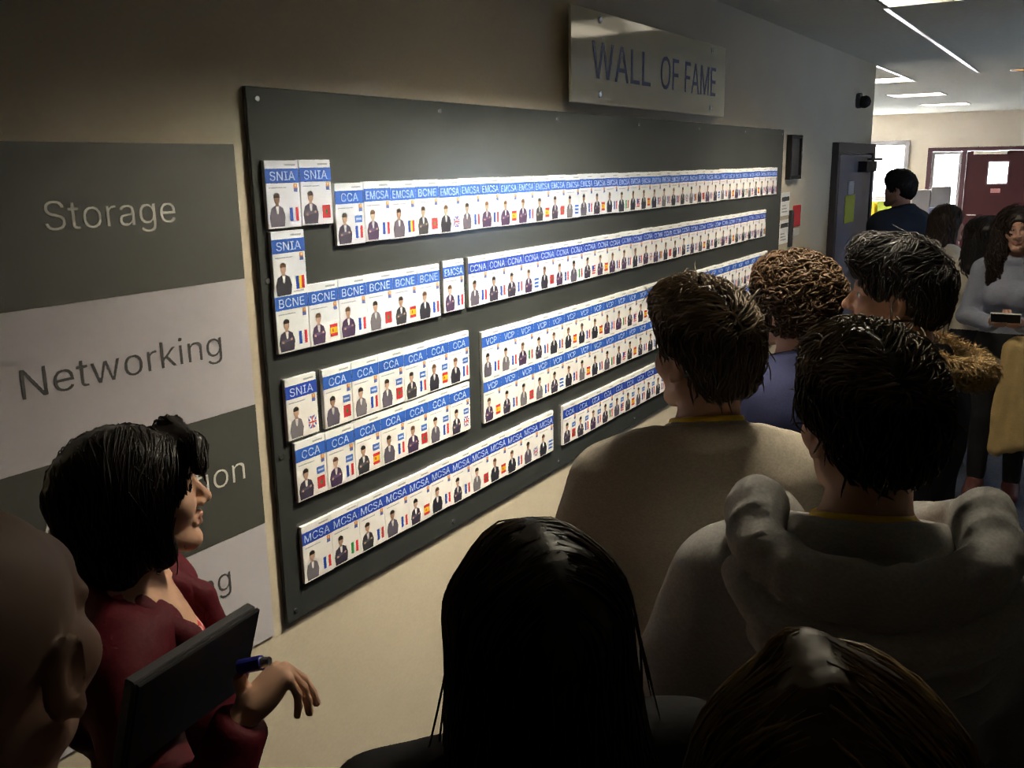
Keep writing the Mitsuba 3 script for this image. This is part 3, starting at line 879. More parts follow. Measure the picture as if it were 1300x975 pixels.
        for x in (-1, 1):
            cone((x * 0.054, -0.004, -0.052), (x * 0.012, 0.074, -0.097), 0.018, 0.016, 0.02)
            ell((x * 0.041, 0.058, -0.022), (0.026, 0.026, 0.026), 0.02)
        if face:
            ell((0, 0.072, 0.045), (0.045, 0.022, 0.03), 0.02)
            for x in (-1, 1):
                cone((x * 0.012, 0.089, 0.023), (x * 0.048, 0.070, 0.024), 0.009, 0.009, 0.012)
                ell((x * 0.032, 0.096, 0.006), (0.019, 0.017, 0.013), 0.010, -1)
            cone((0, 0.090, 0.012), (0, 0.113, -0.026), 0.0085, 0.0120, 0.010)
            for x in (-1, 1):
                ell((x * 0.0125, 0.100, -0.031), (0.0085, 0.010, 0.0075), 0.006)
                ell((x * 0.007, 0.106, -0.039), (0.004, 0.005, 0.003), 0.003, -1)
                cone((x * 0.023, 0.083, -0.0585), (0, 0.097, -0.0555), 0.0050, 0.0068, 0.007)
                cone((x * 0.020, 0.084, -0.0665), (0, 0.094, -0.0685), 0.0050, 0.0078, 0.007)
                cone((x * 0.017, 0.082, 0.0125), (x * 0.046, 0.072, 0.0105), 0.0052, 0.0048, 0.005)
                cone((x * 0.018, 0.081, -0.001), (x * 0.046, 0.071, 0.001), 0.0045, 0.0045, 0.005)
            cone((-0.022, 0.092, -0.0622), (0.022, 0.092, -0.0622), 0.0018, 0.0018, 0.003, -1)
            cone((0, 0.105, -0.0622), (0, 0.1046, -0.0622), 0.0035, 0.0035, 0.003, -1)
            ell((0, 0.084, -0.098), (0.018, 0.012, 0.014), 0.012)
        for x in (-1, 1):
            Mr = rot(x * -18, -12, 0)
            ell((x * 0.0795, -0.010, -0.006), (0.0075, 0.0195, 0.033), 0.005, 1, Mr)
            ell((x * 0.0865, -0.004, -0.002), (0.0055, 0.0105, 0.019), 0.004, -1, Mr)
            ell((x * 0.080, 0.000, -0.034), (0.006, 0.009, 0.010), 0.006)
        V, Fc = f.mesh()
        q = self.to_head(V)
        col = np.tile(self.skin, (len(V), 1))
        headz = (q[:, 2] > -0.14) & (np.abs(q[:, 0]) < 0.12)
        n1 = meshkit.fbm(q * 45, 3)[:, None]
        col *= 0.90 + 0.2 * n1
        lip = np.exp(-((q[:, 0] / 0.021) ** 4 + ((q[:, 2] + 0.062) / 0.0095) ** 4)) * (q[:, 1] > 0.078) * headz
        col = col * (1 - 0.6 * lip[:, None]) + 0.6 * lip[:, None] * np.array([0.30, 0.09, 0.08])
        bz = 0.027 + 0.004 * (1 - ((np.abs(q[:, 0]) - 0.03) / 0.02) ** 2)
        brow = np.exp(-(((np.abs(q[:, 0]) - 0.031) / 0.019) ** 4 + ((q[:, 2] - bz) / 0.0048) ** 4)) * (q[:, 1] > 0.05) * headz
        col = col * (1 - 0.85 * brow[:, None]) + 0.85 * brow[:, None] * np.array([0.02, 0.014, 0.01])
        if bald:
            st = mikit_free_smooth(0.0, 0.05, q[:, 2] - 0.25 * q[:, 1] + 0.01) * headz
            col = col * (1 - 0.55 * st[:, None]) + 0.55 * st[:, None] * np.array([0.05, 0.036, 0.028])
        meshes, cols = [(V, Fc)], [col]
        if bare_hands:
            for side, (sh, el, wr) in self.arm.items():
                if side in getattr(self, 'own_hand', {}):
                    hv, hf = self.own_hand[side]
                else:
                    d = wr - el
                    d /= np.linalg.norm(d)
                    hv, hf = hand_mesh(-side, s * (0.92 if self.female else 1.0))
                    pal = np.array([-side, 0.0, 0.0])
                    xx = np.cross(d, -pal)
                    xx /= np.linalg.norm(xx)
                    zz = np.cross(xx, d)
                    hv = hv @ np.stack([xx, d, zz]) + wr
                meshes.append((hv, hf))
                cols.append(np.tile(self.skin, (len(hv), 1)) * (0.92 + 0.16 * meshkit.fbm(hv * 40, 2)[:, None]))
        at, vs, fs = 0, [], []
        for v_, f_ in meshes:
            vs.append(v_)
            fs.append(np.asarray(f_) + at)
            at += len(v_)
        part(self.key, 'body', (self.world(np.vstack(vs)), np.vstack(fs)), 'm_skin', smooth=True, color=np.clip(np.vstack(cols), 0, 1))
        if face:
            for x in (-1, 1):
                e = trimesh.creation.icosphere(2, 0.0118 * s)
                e.apply_translation(self.hl((x * 0.0318, 0.0735, 0.006)))
                e.vertices = self.world(e.vertices)
                part(self.key, 'eye', e, 'm_eye', smooth=True)
                i = trimesh.creation.icosphere(2, 0.0062 * s)
                i.apply_translation(self.hl((x * 0.0318, 0.0801, 0.006)))
                i.vertices = self.world(i.vertices)
                part(self.key, 'iris', i, 'm_iris', smooth=True)

    def add(self, name, V, Fc, material, smooth=True, label=None, wrinkle=0.0, freq=9.0, seed=1, color=None):
        V = np.asarray(V, float)
        if wrinkle:
            n = vnormals(V, Fc)
            p = V * np.array([1.0, 1.0, 0.55]) * freq
            w = meshkit.fbm(p, 3, seed)
            w2 = np.abs(meshkit.noise(p * 1.7 + 9, seed + 3) - 0.5) * 2
            V = V + n * (wrinkle * ((w - 0.5) * 1.6 + (0.5 - w2) * 0.6))[:, None]
        return part(self.key, name, (self.world(V), Fc), material, smooth=smooth, label=label, color=color)

    def top(self, name, material, off=0.016, hem=0.88, upto=0.97, res=0.009, neck=None, wrinkle=0.006, opening=None, collar=0.017, seed=1, label=None, extra=None, low=0.93):
        """A garment over torso and arms."""
        s = self.s
        P = np.vstack([np.array(a) for a in self.arm.values()] + [np.array([[-0.26, -0.2, hem], [0.26, 0.24, 1.52]]) * s])
        lo, hi = P.min(0) - 0.09, P.max(0) + 0.09
        f = Field(lin(lo[0], hi[0], res), lin(lo[1], hi[1], res), lin(hem * s - 0.03, 1.60 * s, res))
        self.torso(f, off, min(low, hem + 0.02))
        self.arms_prims(f, off, upto)
        if extra:
            extra(f)
        f.cut((0, 0, -1), (0, 0, hem * s))
        ncut = neck if neck else (0, -0.02, 1.502, 0.32)
        n = np.array([0, ncut[3], 1.0])
        if collar:
            t = np.radians(np.linspace(0, 360, 21))
            cp = np.stack([0.077 * np.cos(t), -0.012 + 0.080 * np.sin(t), 1.478 - 0.32 * 0.08 * np.sin(t)], 1) * s
            for a_, b_ in zip(cp[:-1], cp[1:]):
                f.cone(a_, b_, collar, collar, 0.02)
        f.cut(n / np.linalg.norm(n), np.array(ncut[:3]) * s, 0.012)
        if opening:
            opening(f)
        V, Fc = f.mesh()
        return self.add(name, V, Fc, material, wrinkle=wrinkle, seed=seed, label=label)

    def trousers(self, material, off=0.012, label=None, name='trousers'):
        s = self.s
        f = Field(lin(-0.28 * s, 0.28 * s, 0.012), lin(-0.22 * s, 0.2 * s, 0.012), lin(0.03, 1.06 * s, 0.012))
        self.legs(f, off, 0.10)
        f.cone((0, 0, 0.97 * s), (0, 0, 0.92 * s), 0.155 * s + off, 0.16 * s + off, 0.03, sc=(1, 1.4, 1))
        f.cut((0, 0, 1), (0, 0, 1.03 * s))
        f.cut((0, 0, -1), (0, 0, 0.07 * s))
        V, Fc = f.mesh()
        self.add(name, V, Fc, material, wrinkle=0.006, label=label)

    def shoes(self, material, label=None):
        s = self.s
        for x in (-1, 1):
            f = Field(lin(-0.2 * s, 0.2 * s, 0.008), lin(-0.14 * s, 0.24 * s, 0.008), lin(-0.03, 0.15 * s, 0.008))
            f.cone((x * 0.10 * s, -0.04 * s, 0.045 * s), (x * 0.12 * s, 0.145 * s, 0.032 * s), 0.048 * s, 0.036 * s, 0.02)
            f.cone((x * 0.10 * s, -0.028 * s, 0.05 * s), (x * 0.10 * s, -0.028 * s, 0.10 * s), 0.048 * s, 0.046 * s, 0.02)
            f.cut((0, 0, -1), (0, 0, 0.002), 0.004)
            f.cut((0, 0, 1), (0, 0, 0.105 * s), 0.006)
            V, Fc = f.mesh()
            self.add('shoe', V, Fc, material, label=label)

    def ring(self, name, material, z=1.475, rx=0.072, ry=0.078, r=0.006, tilt=0.30, cy=-0.012, flat=1.0, n=40, wave=0.0, label=None):
        s = self.s
        t = np.linspace(0, 2 * np.pi, n + 1)
        p = np.stack([rx * np.cos(t), cy + ry * np.sin(t), z - tilt * (ry * np.sin(t)) + wave * np.sin(3 * t)], 1) * s
        m = tube(p, r * s, 8, caps=False)
        v = m.vertices.copy()
        if flat != 1.0:
            c = np.repeat(p, 8, 0)
            v = c + (v - c) * np.array([1, 1, flat])
        return self.add(name, v, m.faces, material, label=label)

    # ---------------------------------------------------------------- hair
    def hair(self, build, flow, box=((-0.13, -0.16, -0.14), (0.13, 0.13, 0.18)), res=0.0048, n=2200, seg=9, step=0.008, width=0.0016, color=(0.016, 0.011, 0.009), vary=0.5,
             lift=(-0.002, 0.004), noise=0.35, curl=(0.0, 0.0), seed=3, region=None, bump=0.003, tip=None, tipz=0.06, base_k=0.7, name='hair', fly=0, body=False, fly_h=0.03):
        """Hair in head-local metres: a soft volume and locks of hair that run over it along flow(P)."""
        rng = np.random.default_rng(seed)
        lo, hi = np.array(box[0]), np.array(box[1])
        f = Field(lin(lo[0], hi[0], res), lin(lo[1], hi[1], res), lin(lo[2], hi[2], res))
        build(f)
        V, Fc = f.mesh()
        at = f.sampler()
        N0 = vnormals(V, Fc)
        tri = V[Fc]
        area = np.linalg.norm(np.cross(tri[:, 1] - tri[:, 0], tri[:, 2] - tri[:, 0]), axis=1)
        pick = rng.choice(len(Fc), int(n * 1.6), p=area / area.sum())
        u = rng.random((len(pick), 2))
        u = np.where(u.sum(1, keepdims=True) > 1, 1 - u, u)
        P = tri[pick, 0] + u[:, :1] * (tri[pick, 1] - tri[pick, 0]) + u[:, 1:] * (tri[pick, 2] - tri[pick, 0])
        if region is not None:
            P = P[region(P)]
        P = P[:n]
        n = len(P)
        off = rng.uniform(lift[0], lift[1], n)
        jit = rng.normal(0, noise, (n, 3))
        ph = rng.uniform(0, 6.28, n)
        cf = curl[1] * rng.uniform(0.7, 1.3, n)
        pts, nor = [], []
        D0 = None
        flyers = np.zeros(n)
        if fly:
            flyers[:fly] = rng.uniform(0.4, 1.0, fly)
        for i in range(seg + 1):
            _, g = at(P)
            g = g / (np.linalg.norm(g, axis=1, keepdims=True) + 1e-9)
            d = flow(P) + jit
            d = d - (d * g).sum(1, keepdims=True) * g
            d = d / (np.linalg.norm(d, axis=1, keepdims=True) + 1e-9)
            if D0 is not None:
                d = d * 0.6 + D0 * 0.4
            D0 = d
            a = ph + cf * i
            q = P + curl[0] * (np.cos(a)[:, None] * g + np.sin(a)[:, None] * np.cross(g, d))
            q = q + g * (flyers * fly_h * (i / seg) ** 2)[:, None]
            pts.append(q)
            nor.append(g)
            P = P + d * step
            s_, g2 = at(P)
            g2 = g2 / (np.linalg.norm(g2, axis=1, keepdims=True) + 1e-9)
            P = P - g2 * np.clip(s_ - off * (1 - 0.3 * i / seg), -0.02, 0.02)[:, None]
        pts, nor = np.array(pts), np.array(nor)
        tan = np.gradient(pts, axis=0)
        tan /= np.linalg.norm(tan, axis=2, keepdims=True) + 1e-9
        bi = np.cross(tan, nor)
        bi /= np.linalg.norm(bi, axis=2, keepdims=True) + 1e-9
        no = np.cross(bi, tan)
        wv = width * rng.uniform(0.6, 1.4, n)
        prof = np.concatenate([[0.5], np.ones(seg - 1) if seg > 1 else [], [0.08]])
        prof[-2] = 0.7
        W = prof[:, None] * wv[None]
        ring = np.stack([pts + no * (W * 0.7)[..., None], pts + bi * W[..., None] - no * (W * 0.4)[..., None], pts - bi * W[..., None] - no * (W * 0.4)[..., None]], 2)
        ringn = np.stack([no, 0.8 * bi + 0.1 * no, -0.8 * bi + 0.1 * no], 2)
        sv = ring.transpose(1, 0, 2, 3).reshape(-1, 3)
        m = seg + 1
        i0, j0 = np.meshgrid(np.arange(seg), np.arange(3), indexing='ij')
        qd = np.stack([i0 * 3 + j0, i0 * 3 + (j0 + 1) % 3, (i0 + 1) * 3 + (j0 + 1) % 3, (i0 + 1) * 3 + j0], -1).reshape(-1, 4)
        t = np.vstack([qd[:, [0, 1, 2]], qd[:, [0, 2, 3]]])
        sf = (t[None] + (np.arange(n) * m * 3)[:, None, None]).reshape(-1, 3)
        k = (1 - vary / 2 + vary * rng.random(n)) * (1 + 0.35 * (rng.random(n) > 0.85))
        color = np.array(color)
        sc = np.repeat(color[None] * k[:, None], m * 3, 0)
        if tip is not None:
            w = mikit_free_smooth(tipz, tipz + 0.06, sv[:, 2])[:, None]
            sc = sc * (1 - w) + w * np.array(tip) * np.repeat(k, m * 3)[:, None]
        if bump:
            V = V + N0 * (bump * (meshkit.fbm(V * 70, 2, seed) - 0.6) * 2)[:, None]
        bc = np.tile(color * base_k, (len(V), 1))
        allv = np.vstack([V, sv])
        allf = np.vstack([Fc, sf + len(V)])
        return part(self.key, name, (self.world(allv * self.s if body else self.hl(allv)), allf), 'm_hair', smooth=True, color=np.clip(np.vstack([bc, sc]), 0, 1))


def mikit_free_smooth(a, b, x):
    t = np.clip((x - a) / (b - a), 0, 1)
    return t * t * (3 - 2 * t)


_HANDS = {}


def hand_mesh(side=1, s=1.0, bends=((18, 22, 15),) * 4, spread=(7, 2, -3, -8), thumb=((0.030, 0.022, -0.004), (0.052, 0.048, -0.016), (0.056, 0.074, -0.024)), key=None):
    """A hand in its own frame: the wrist at the origin, fingers along +y, the palm facing -z, the thumb on the side of +x for a left hand seen from above (mirrored by side)."""
    k = (side, s, key)
    if k in _HANDS:
        return _HANDS[k]
    f = Field(lin(-0.075, 0.085, 0.0031), lin(-0.045, 0.205, 0.0031), lin(-0.115, 0.045, 0.0031))
    f.cone((0, -0.04, 0), (0, 0.005, 0), 0.0265, 0.025, 0.01, sc=(1, 1, 1.3))
    for x0, x1 in ((0.016, 0.028), (0.005, 0.010), (-0.006, -0.009), (-0.016, -0.027)):
        f.cone((x0, 0.008, 0), (x1, 0.078 - 0.2 * abs(x1), 0.001), 0.0165, 0.0125, 0.012)
    f.ell((0.024, 0.030, -0.008), (0.017, 0.030, 0.015), k=0.012)
    f.ell((-0.02, 0.03, -0.007), (0.014, 0.032, 0.013), k=0.012)
    L = ((0.043, 0.026, 0.020), (0.047, 0.030, 0.022), (0.043, 0.028, 0.021), (0.034, 0.021, 0.018))
    base = ((0.029, 0.084), (0.0095, 0.090), (-0.010, 0.086), (-0.028, 0.076))
    for i in range(4):
        p = np.array([base[i][0], base[i][1], 0.0])
        yaw = math.radians(spread[i])
        ang = 0.0
        r = (0.0092, 0.0094, 0.0089, 0.0080)[i]
        for j in range(3):
            ang += math.radians(bends[i][j])
            d = np.array([math.sin(yaw) * math.cos(ang), math.cos(yaw) * math.cos(ang), -math.sin(ang)])
            q = p + d * L[i][j]
            f.cone(p, q, r, r * 0.92, 0.004)
            r *= 0.92
            p = q
    t = [np.array(x) for x in thumb]
    f.cone((0.012, 0.012, -0.004), t[0], 0.0155, 0.0135, 0.01)
    f.cone(t[0], t[1], 0.0125, 0.0108, 0.005)
    f.cone(t[1], t[2], 0.0105, 0.0085, 0.004)
    V, Fc = f.mesh()
    V = V * s
    if side < 0:
        V = V * np.array([-1, 1, 1])
        Fc = Fc[:, ::-1]
    # for the right arm hanging with its palm inwards the thumb points forward
    _HANDS[k] = (V, Fc)
    return V, Fc


# flows of hair, in head-local metres
def out_from(c, swirl=0.0, down=0.35):
    c = np.array(c)

    def fn(P):
        d = P - c
        d = d / (np.linalg.norm(d, axis=1, keepdims=True) + 1e-6)
        sw = np.stack([-d[:, 1], d[:, 0], 0 * d[:, 0]], 1) * swirl
        return d + sw + np.array([0, 0, -down])
    return fn


def down_flow(part_x=0.0, back=0.25):
    def fn(P):
        side = np.sign(P[:, 0] - part_x)
        top = np.clip((P[:, 2] - 0.03) / 0.08, 0, 1)
        return np.stack([side * top * 1.2, -back * top, -1.0 * (1 - 0.6 * top)], 1)
    return fn


def cap_short(f, top=0.03, sides=0.012, nape=-0.062, fringe=0.0):
    """Short hair: a cap that leaves the face, ears and neck free."""
    f.ell((0, -0.014, 0.036), (0.075 + sides, 0.097 + sides, 0.088 + sides), k=0.02)
    f.cone((0, -0.062, -0.02), (0, -0.046, nape + 0.012), 0.056, 0.040, 0.03, sc=(1, 1.15, 1))
    f.ell((0, 0.012, 0.088), (0.070, 0.086, 0.026 + top), k=0.03)
    if fringe:
        f.ell((0, 0.075, 0.098), (0.055, 0.035, 0.022 + fringe), k=0.03)
    f.ell((0, 0.170, -0.045), (0.140, 0.140, 0.112), k=0.012, op=-1)
    for x in (-1, 1):
        f.ell((x * 0.092, 0.006, -0.034), (0.034, 0.048, 0.050), k=0.012, op=-1)
    f.cut((0, 0.0, -1), (0, 0, nape), 0.01)


# PERSON BLOCK
HK = 1.75 / 1.63


def torus_arc(f, c, rx, ry, r, tilt=0.0, a0=0, a1=360, n=22, k=0.01):
    t = np.radians(np.linspace(a0, a1, n + 1))
    p = np.stack([c[0] + rx * np.cos(t), c[1] + ry * np.sin(t), c[2] + tilt * ry * np.sin(t)], 1)
    for a, b in zip(p[:-1], p[1:]):
        f.cone(a, b, r, r, k)


# --- bald person, lower left corner
P = Person('bald person seen from behind in the lower left corner, closest to the woman in red', (0.309, -0.897, 1.598), 28, 1.605 * HK, look=(0, -2, 0), skin=(0.25, 0.15, 0.105))
P.sh, P.shz = 0.20, 1.465
P.arms()
P.body(res=0.0042, face=True, bald=True)
P.top('sweater', 'm_black_cloth')
P.trousers('m_black_cloth')
P.shoes('m_shoe_dark')

# --- woman in red beside the wall
P = Person('woman with a dark bob in a burgundy jacket standing beside the left wall panels', (0.855, -0.336, 1.456), -48, 1.456 * HK, look=(22, 2, 0), female=True, skin=(0.60, 0.36, 0.24))
wr, el = P.local((0.773, -0.640, 1.225)), P.local((0.652, -0.640, 1.058))
wl, ell_ = P.local((1.02, -0.33, 1.10)), P.local((0.95, -0.075, 1.05))
P.arms(right=(el, wr))
hv, hf = hand_mesh(-1, P.s * 0.94, bends=((70, 16, 8), (78, 18, 8), (88, 20, 10), (98, 22, 12)), spread=(12, 4, -5, -14), thumb=((0.024, 0.018, 0.010), (0.024, 0.026, 0.036), (0.020, 0.036, 0.056)), key='w')
d = 0.62 * _R + 0.62 * UP + 0.50 * FWD
d /= np.linalg.norm(d)
zz = -0.50 * _R + 0.75 * UP - 0.45 * FWD
zz -= d * (zz @ d)
zz /= np.linalg.norm(zz)
xx = np.cross(d, zz)
hw = hv @ np.stack([xx, d, zz]) + np.array((0.773, -0.640, 1.225))
P.own_hand = {1: (P.local(hw), hf)}
P.body(res=0.0033)


def v_neck(f):
    s = P.s
    f.ell((0, 0.20 * s, 1.45 * s), np.array((0.074, 0.185, 0.24)) * s, k=0.008, op=-1)


P.top('blouse', 'm_blouse', off=0.008, hem=0.95, upto=0.4, neck=(0, 0.05, 1.415, 1.3), wrinkle=0.002, collar=0)
P.top('jacket', 'm_jacket_red', off=0.020, hem=0.84, upto=0.90, res=0.007, wrinkle=0.009, opening=v_neck, neck=(0, -0.03, 1.495, 0.55), label='burgundy jacket with open lapels')
P.trousers('m_black_cloth')
P.shoes('m_shoe_dark')
s = P.s
for x in (-1, 1):
    lap = [(x * 0.072, -0.050, 1.475), (x * 0.080, 0.010, 1.455), (x * 0.085, 0.085, 1.390), (x * 0.062, 0.128, 1.300), (x * 0.030, 0.140, 1.215)]
    f = Field(lin(-0.16 * s, 0.16 * s, 0.005), lin(-0.12 * s, 0.2 * s, 0.005), lin(1.15 * s, 1.52 * s, 0.005))
    for i in range(4):
        f.cone(np.array(lap[i]) * s, np.array(lap[i + 1]) * s, (0.016, 0.022, 0.026, 0.020)[i], (0.022, 0.026, 0.020, 0.008)[i], 0.012)
    V, Fc = f.mesh()
    P.add('lapel', V, Fc, 'm_jacket_red')


def bob(f):
    f.ell((0, -0.018, 0.034), (0.091, 0.112, 0.094), k=0.02)
    f.ell((0, -0.035, 0.020), (0.098, 0.098, 0.105), k=0.03)
    for x in (-1, 1):
        f.cone((x * 0.062, -0.015, 0.02), (x * 0.062, 0.012, -0.088), 0.040, 0.026, 0.03)
        f.cone((x * 0.052, -0.055, 0.0), (x * 0.046, -0.055, -0.105), 0.052, 0.034, 0.03)
    f.cone((0, -0.085, 0.02), (0, -0.078, -0.105), 0.06, 0.042, 0.03)
    f.cone((-0.035, 0.075, 0.100), (0.03, 0.098, 0.080), 0.026, 0.020, 0.02)
    f.cone((0.03, 0.098, 0.080), (0.062, 0.098, 0.052), 0.018, 0.012, 0.015)
    f.ell((0, 0.140, -0.050), (0.072, 0.082, 0.112), k=0.012, op=-1)


P.hair(bob, down_flow(0.0, 0.25), box=((-0.14, -0.17, -0.17), (0.14, 0.16, 0.18)), res=0.006, n=2200, seg=11, step=0.011, width=0.0017, color=(0.013, 0.009, 0.008), noise=0.22, fly=40, seed=8)

# laptop and pen
TR, TL, BR = np.array((0.855, -0.583, 1.331)), np.array((0.623, -0.617, 1.337)), np.array((0.841, -0.537, 1.167))
u = (TL - TR) / np.linalg.norm(TL - TR)
w = (BR - TR) - u * ((BR - TR) @ u)
w /= np.linalg.norm(w)
nn = np.cross(u, w)
B4 = np.eye(4)
B4[:3, 0], B4[:3, 1], B4[:3, 2], B4[:3, 3] = u, w, nn, TR
k = thing('laptop', 'closed black laptop held upright under the arm of the woman in burgundy', 'laptop')
for nm, z0, z1, mm in (('lid', 0.0005, 0.008, 'm_black_plastic'), ('base', -0.016, -0.0005, 'm_dark_plastic')):
    m = bevel_box(0.0, 0.235, 0.0, 0.138, z0, z1, 0.002)
    m.apply_transform(B4)
    part(k, nm, m, mm)
k = thing('pen', 'blue pen with a silver end held in the hand of the woman in burgundy', 'pen')
tip = (np.array((-0.018, 0.046, 0.050)) * P.s * 0.94) @ np.stack([xx, d, zz]) + np.array((0.773, -0.640, 1.225))
ax_ = 0.92 * _R + 0.22 * UP - 0.2 * FWD
a, b = tip - 0.010 * ax_, tip + 0.026 * ax_
part(k, 'barrel', cyl(a, b, 0.0105, 14), 'm_blue_pen')
part(k, 'cap', cyl(b, b + (b - a) * 0.35, 0.008, 14, 0.006), 'm_steel')

# --- woman with long dark hair, bottom centre
P = Person('woman with long straight dark hair seen from behind at the bottom centre', (0.797, -1.084, 1.462), 48, 1.462 * HK, female=True, skin=(0.36, 0.21, 0.15))
P.sh, P.shz = 0.190, 1.430
P.arms()
P.body(res=0.005)
P.top('cardigan', 'm_black_cloth', off=0.018)
P.trousers('m_black_cloth')
P.shoes('m_shoe_dark')


def long_straight(f, l=-0.46, w=1.0, full=0.0):
    f.ell((0, -0.018, 0.040), (0.088 + full, 0.110 + full, 0.096), k=0.02)
    for x in (-1, 1):
        f.cone((x * 0.05 * w, -0.035, 0.03), (x * 0.072 * w, -0.085, -0.22), 0.052 + full, 0.060 + full, 0.04)
        f.cone((x * 0.072 * w, -0.085, -0.22), (x * 0.066 * w, -0.125, l), 0.060 + full, 0.034, 0.04, sc=(1, 1.5, 1))
        f.cone((x * 0.070 * w, 0.01, 0.03), (x * 0.085 * w, -0.02, -0.18), 0.028 + full * 0.5, 0.030 + full * 0.5, 0.03)
    f.cone((0, -0.07, 0.0), (0, -0.13, l), 0.07, 0.04, 0.04, sc=(1, 1.4, 1))
    f.ell((0, 0.135, -0.045), (0.066, 0.085, 0.115), k=0.012, op=-1)


P.hair(long_straight, down_flow(0.004, 0.2), box=((-0.17, -0.22, -0.53), (0.17, 0.14, 0.18)), res=0.0075, n=2100, seg=11, step=0.026, width=0.0018, color=(0.012, 0.009, 0.007), noise=0.10, fly=90, seed=4,
       tip=(0.05, 0.034, 0.022), tipz=0.07)

# --- man in the beige sweater
P = Person('man with short brown hair in a beige sweater and yellow lanyard, back to us', (1.668, -0.958, 1.588), 36, 1.588 * HK, look=(26, 3, 0), skin=(0.42, 0.25, 0.175))
P.arms(right=((0.285 * P.s, -0.02, 1.13 * P.s), (0.20 * P.s, 0.20, 0.98 * P.s)), left=((-0.285 * P.s, -0.02, 1.13 * P.s), (-0.20 * P.s, 0.20, 0.98 * P.s)))
P.body(res=0.0052)
P.top('sweater', 'm_sweater_beige', off=0.026, hem=0.86, wrinkle=0.006)
P.ring('collar', 'm_sweater_beige', z=1.496, rx=0.072, ry=0.074, r=0.010)
P.ring('lanyard', 'm_lanyard', z=1.508, rx=0.068, ry=0.071, r=0.0050, flat=1.6, label='yellow lanyard round the neck')
P.trousers('m_jeans')
P.shoes('m_shoe_dark')


def wavy(f):
    cap_short(f, top=0.026, sides=0.011, nape=-0.075, fringe=0.016)
    f.ell((0.0, 0.045, 0.105), (0.072, 0.060, 0.034), k=0.03)


def temples(P):
    return (P[:, 2] > 0.032 + 0.25 * np.clip(P[:, 1], 0, 1)) | ((P[:, 1] < -0.050) & (P[:, 2] > -0.030))


def wave_flow(P):
    top = np.clip((P[:, 2] - 0.05) / 0.05, 0, 1)
    w = 0.6 * np.sin(P[:, 1] * 55 + P[:, 0] * 30)
    return np.stack([0.9 * top * np.sign(P[:, 0] + 0.02) + w * 0.6, top * (0.9 + w), -1.2 * (1 - top) + 0 * w], 1)


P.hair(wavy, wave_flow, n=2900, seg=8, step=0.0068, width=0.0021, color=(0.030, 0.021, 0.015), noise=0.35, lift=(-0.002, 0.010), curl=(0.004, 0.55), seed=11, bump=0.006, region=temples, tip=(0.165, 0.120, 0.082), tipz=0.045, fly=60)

# --- curly man behind him
P = Person('man with curly brown hair in a navy sweater, behind the man in beige', (2.640, -0.865, 1.540), 55, 1.540 * HK, look=(10, 0, 0), skin=(0.40, 0.235, 0.165))
P.arms()
P.body(res=0.0052)
P.top('sweater', 'm_navy', off=0.024, hem=0.86)
P.ring('collar', 'm_navy', z=1.496, rx=0.073, ry=0.075, r=0.012)
P.trousers('m_jeans')
P.shoes('m_shoe_dark')


def curly(f):
    cap_short(f, top=0.040, sides=0.024, nape=-0.060, fringe=0.020)
    r = np.random.default_rng(2)
    for i in range(85):
        a, e = r.uniform(0, 6.28), r.uniform(0.05, 1.5)
        c = np.array([0.098 * math.cos(a) * math.cos(e), -0.012 + 0.115 * math.sin(a) * math.cos(e), 0.045 + 0.095 * math.sin(e)])
        if c[1] > 0.07 and c[2] < 0.07:
            continue
        f.ell(c, np.array([1, 1, 1]) * r.uniform(0.014, 0.024), k=0.006)


P.hair(curly, out_from((0, -0.03, 0.10), 1.0, 0.2), box=((-0.16, -0.18, -0.14), (0.16, 0.16, 0.20)), n=1700, seg=13, step=0.0075, width=0.0039, color=(0.042, 0.026, 0.016), base_k=0.45, noise=0.9, lift=(-0.002, 0.014),
       curl=(0.012, 0.75), seed=21, bump=0.012, tip=(0.085, 0.052, 0.031), tipz=0.04)

# --- man in profile
P = Person('man with short black hair, face in profile, in a black coat with fur hood', (2.330, -1.190, 1.632), 92, 1.632 * HK, look=(2, 2, 0), skin=(0.50, 0.29, 0.20))
P.arms()
P.body(res=0.0040)


def hood_fur_body(f):
    s_ = P.s
    torus_arc(f, np.array((0, -0.045, 1.50)) * s_, 0.115 * s_, 0.10 * s_, 0.030, 0.25)


P.top('coat', 'm_dark_coat', off=0.040, hem=0.62, wrinkle=0.010, res=0.010, neck=(0, -0.02, 1.50, 0.30))
P.trousers('m_black_cloth')
P.shoes('m_shoe_dark')


def fur(f):
    torus_arc(f, (0, -0.070, 1.500), 0.120, 0.110, 0.024, 0.30, 150, 390)


P.hair(fur, lambda Q: np.stack([0 * Q[:, 0], -0.2 + 0 * Q[:, 0], -1 + 0 * Q[:, 0]], 1), box=((-0.24, -0.30, 1.36), (0.24, 0.12, 1.62)), res=0.006, n=3200, seg=4, step=0.006, width=0.0016, color=(0.27, 0.18, 0.08), vary=0.9,
       noise=0.8, lift=(0.0, 0.008), seed=6, bump=0.01, name='fur_trim', fly=2400, fly_h=0.016, body=True)


def profile_hair(f):
    cap_short(f, top=0.026, sides=0.009, nape=-0.078, fringe=0.014)
    f.ell((0, 0.066, 0.096), (0.058, 0.046, 0.034), k=0.03)


P.hair(profile_hair, wave_flow, n=2400, seg=8, step=0.0070, width=0.0019, color=(0.012, 0.010, 0.010), noise=0.35, lift=(-0.002, 0.009), curl=(0.003, 0.5), seed=13, bump=0.005, region=temples, tip=(0.024, 0.021, 0.021), tipz=0.06, fly=40)

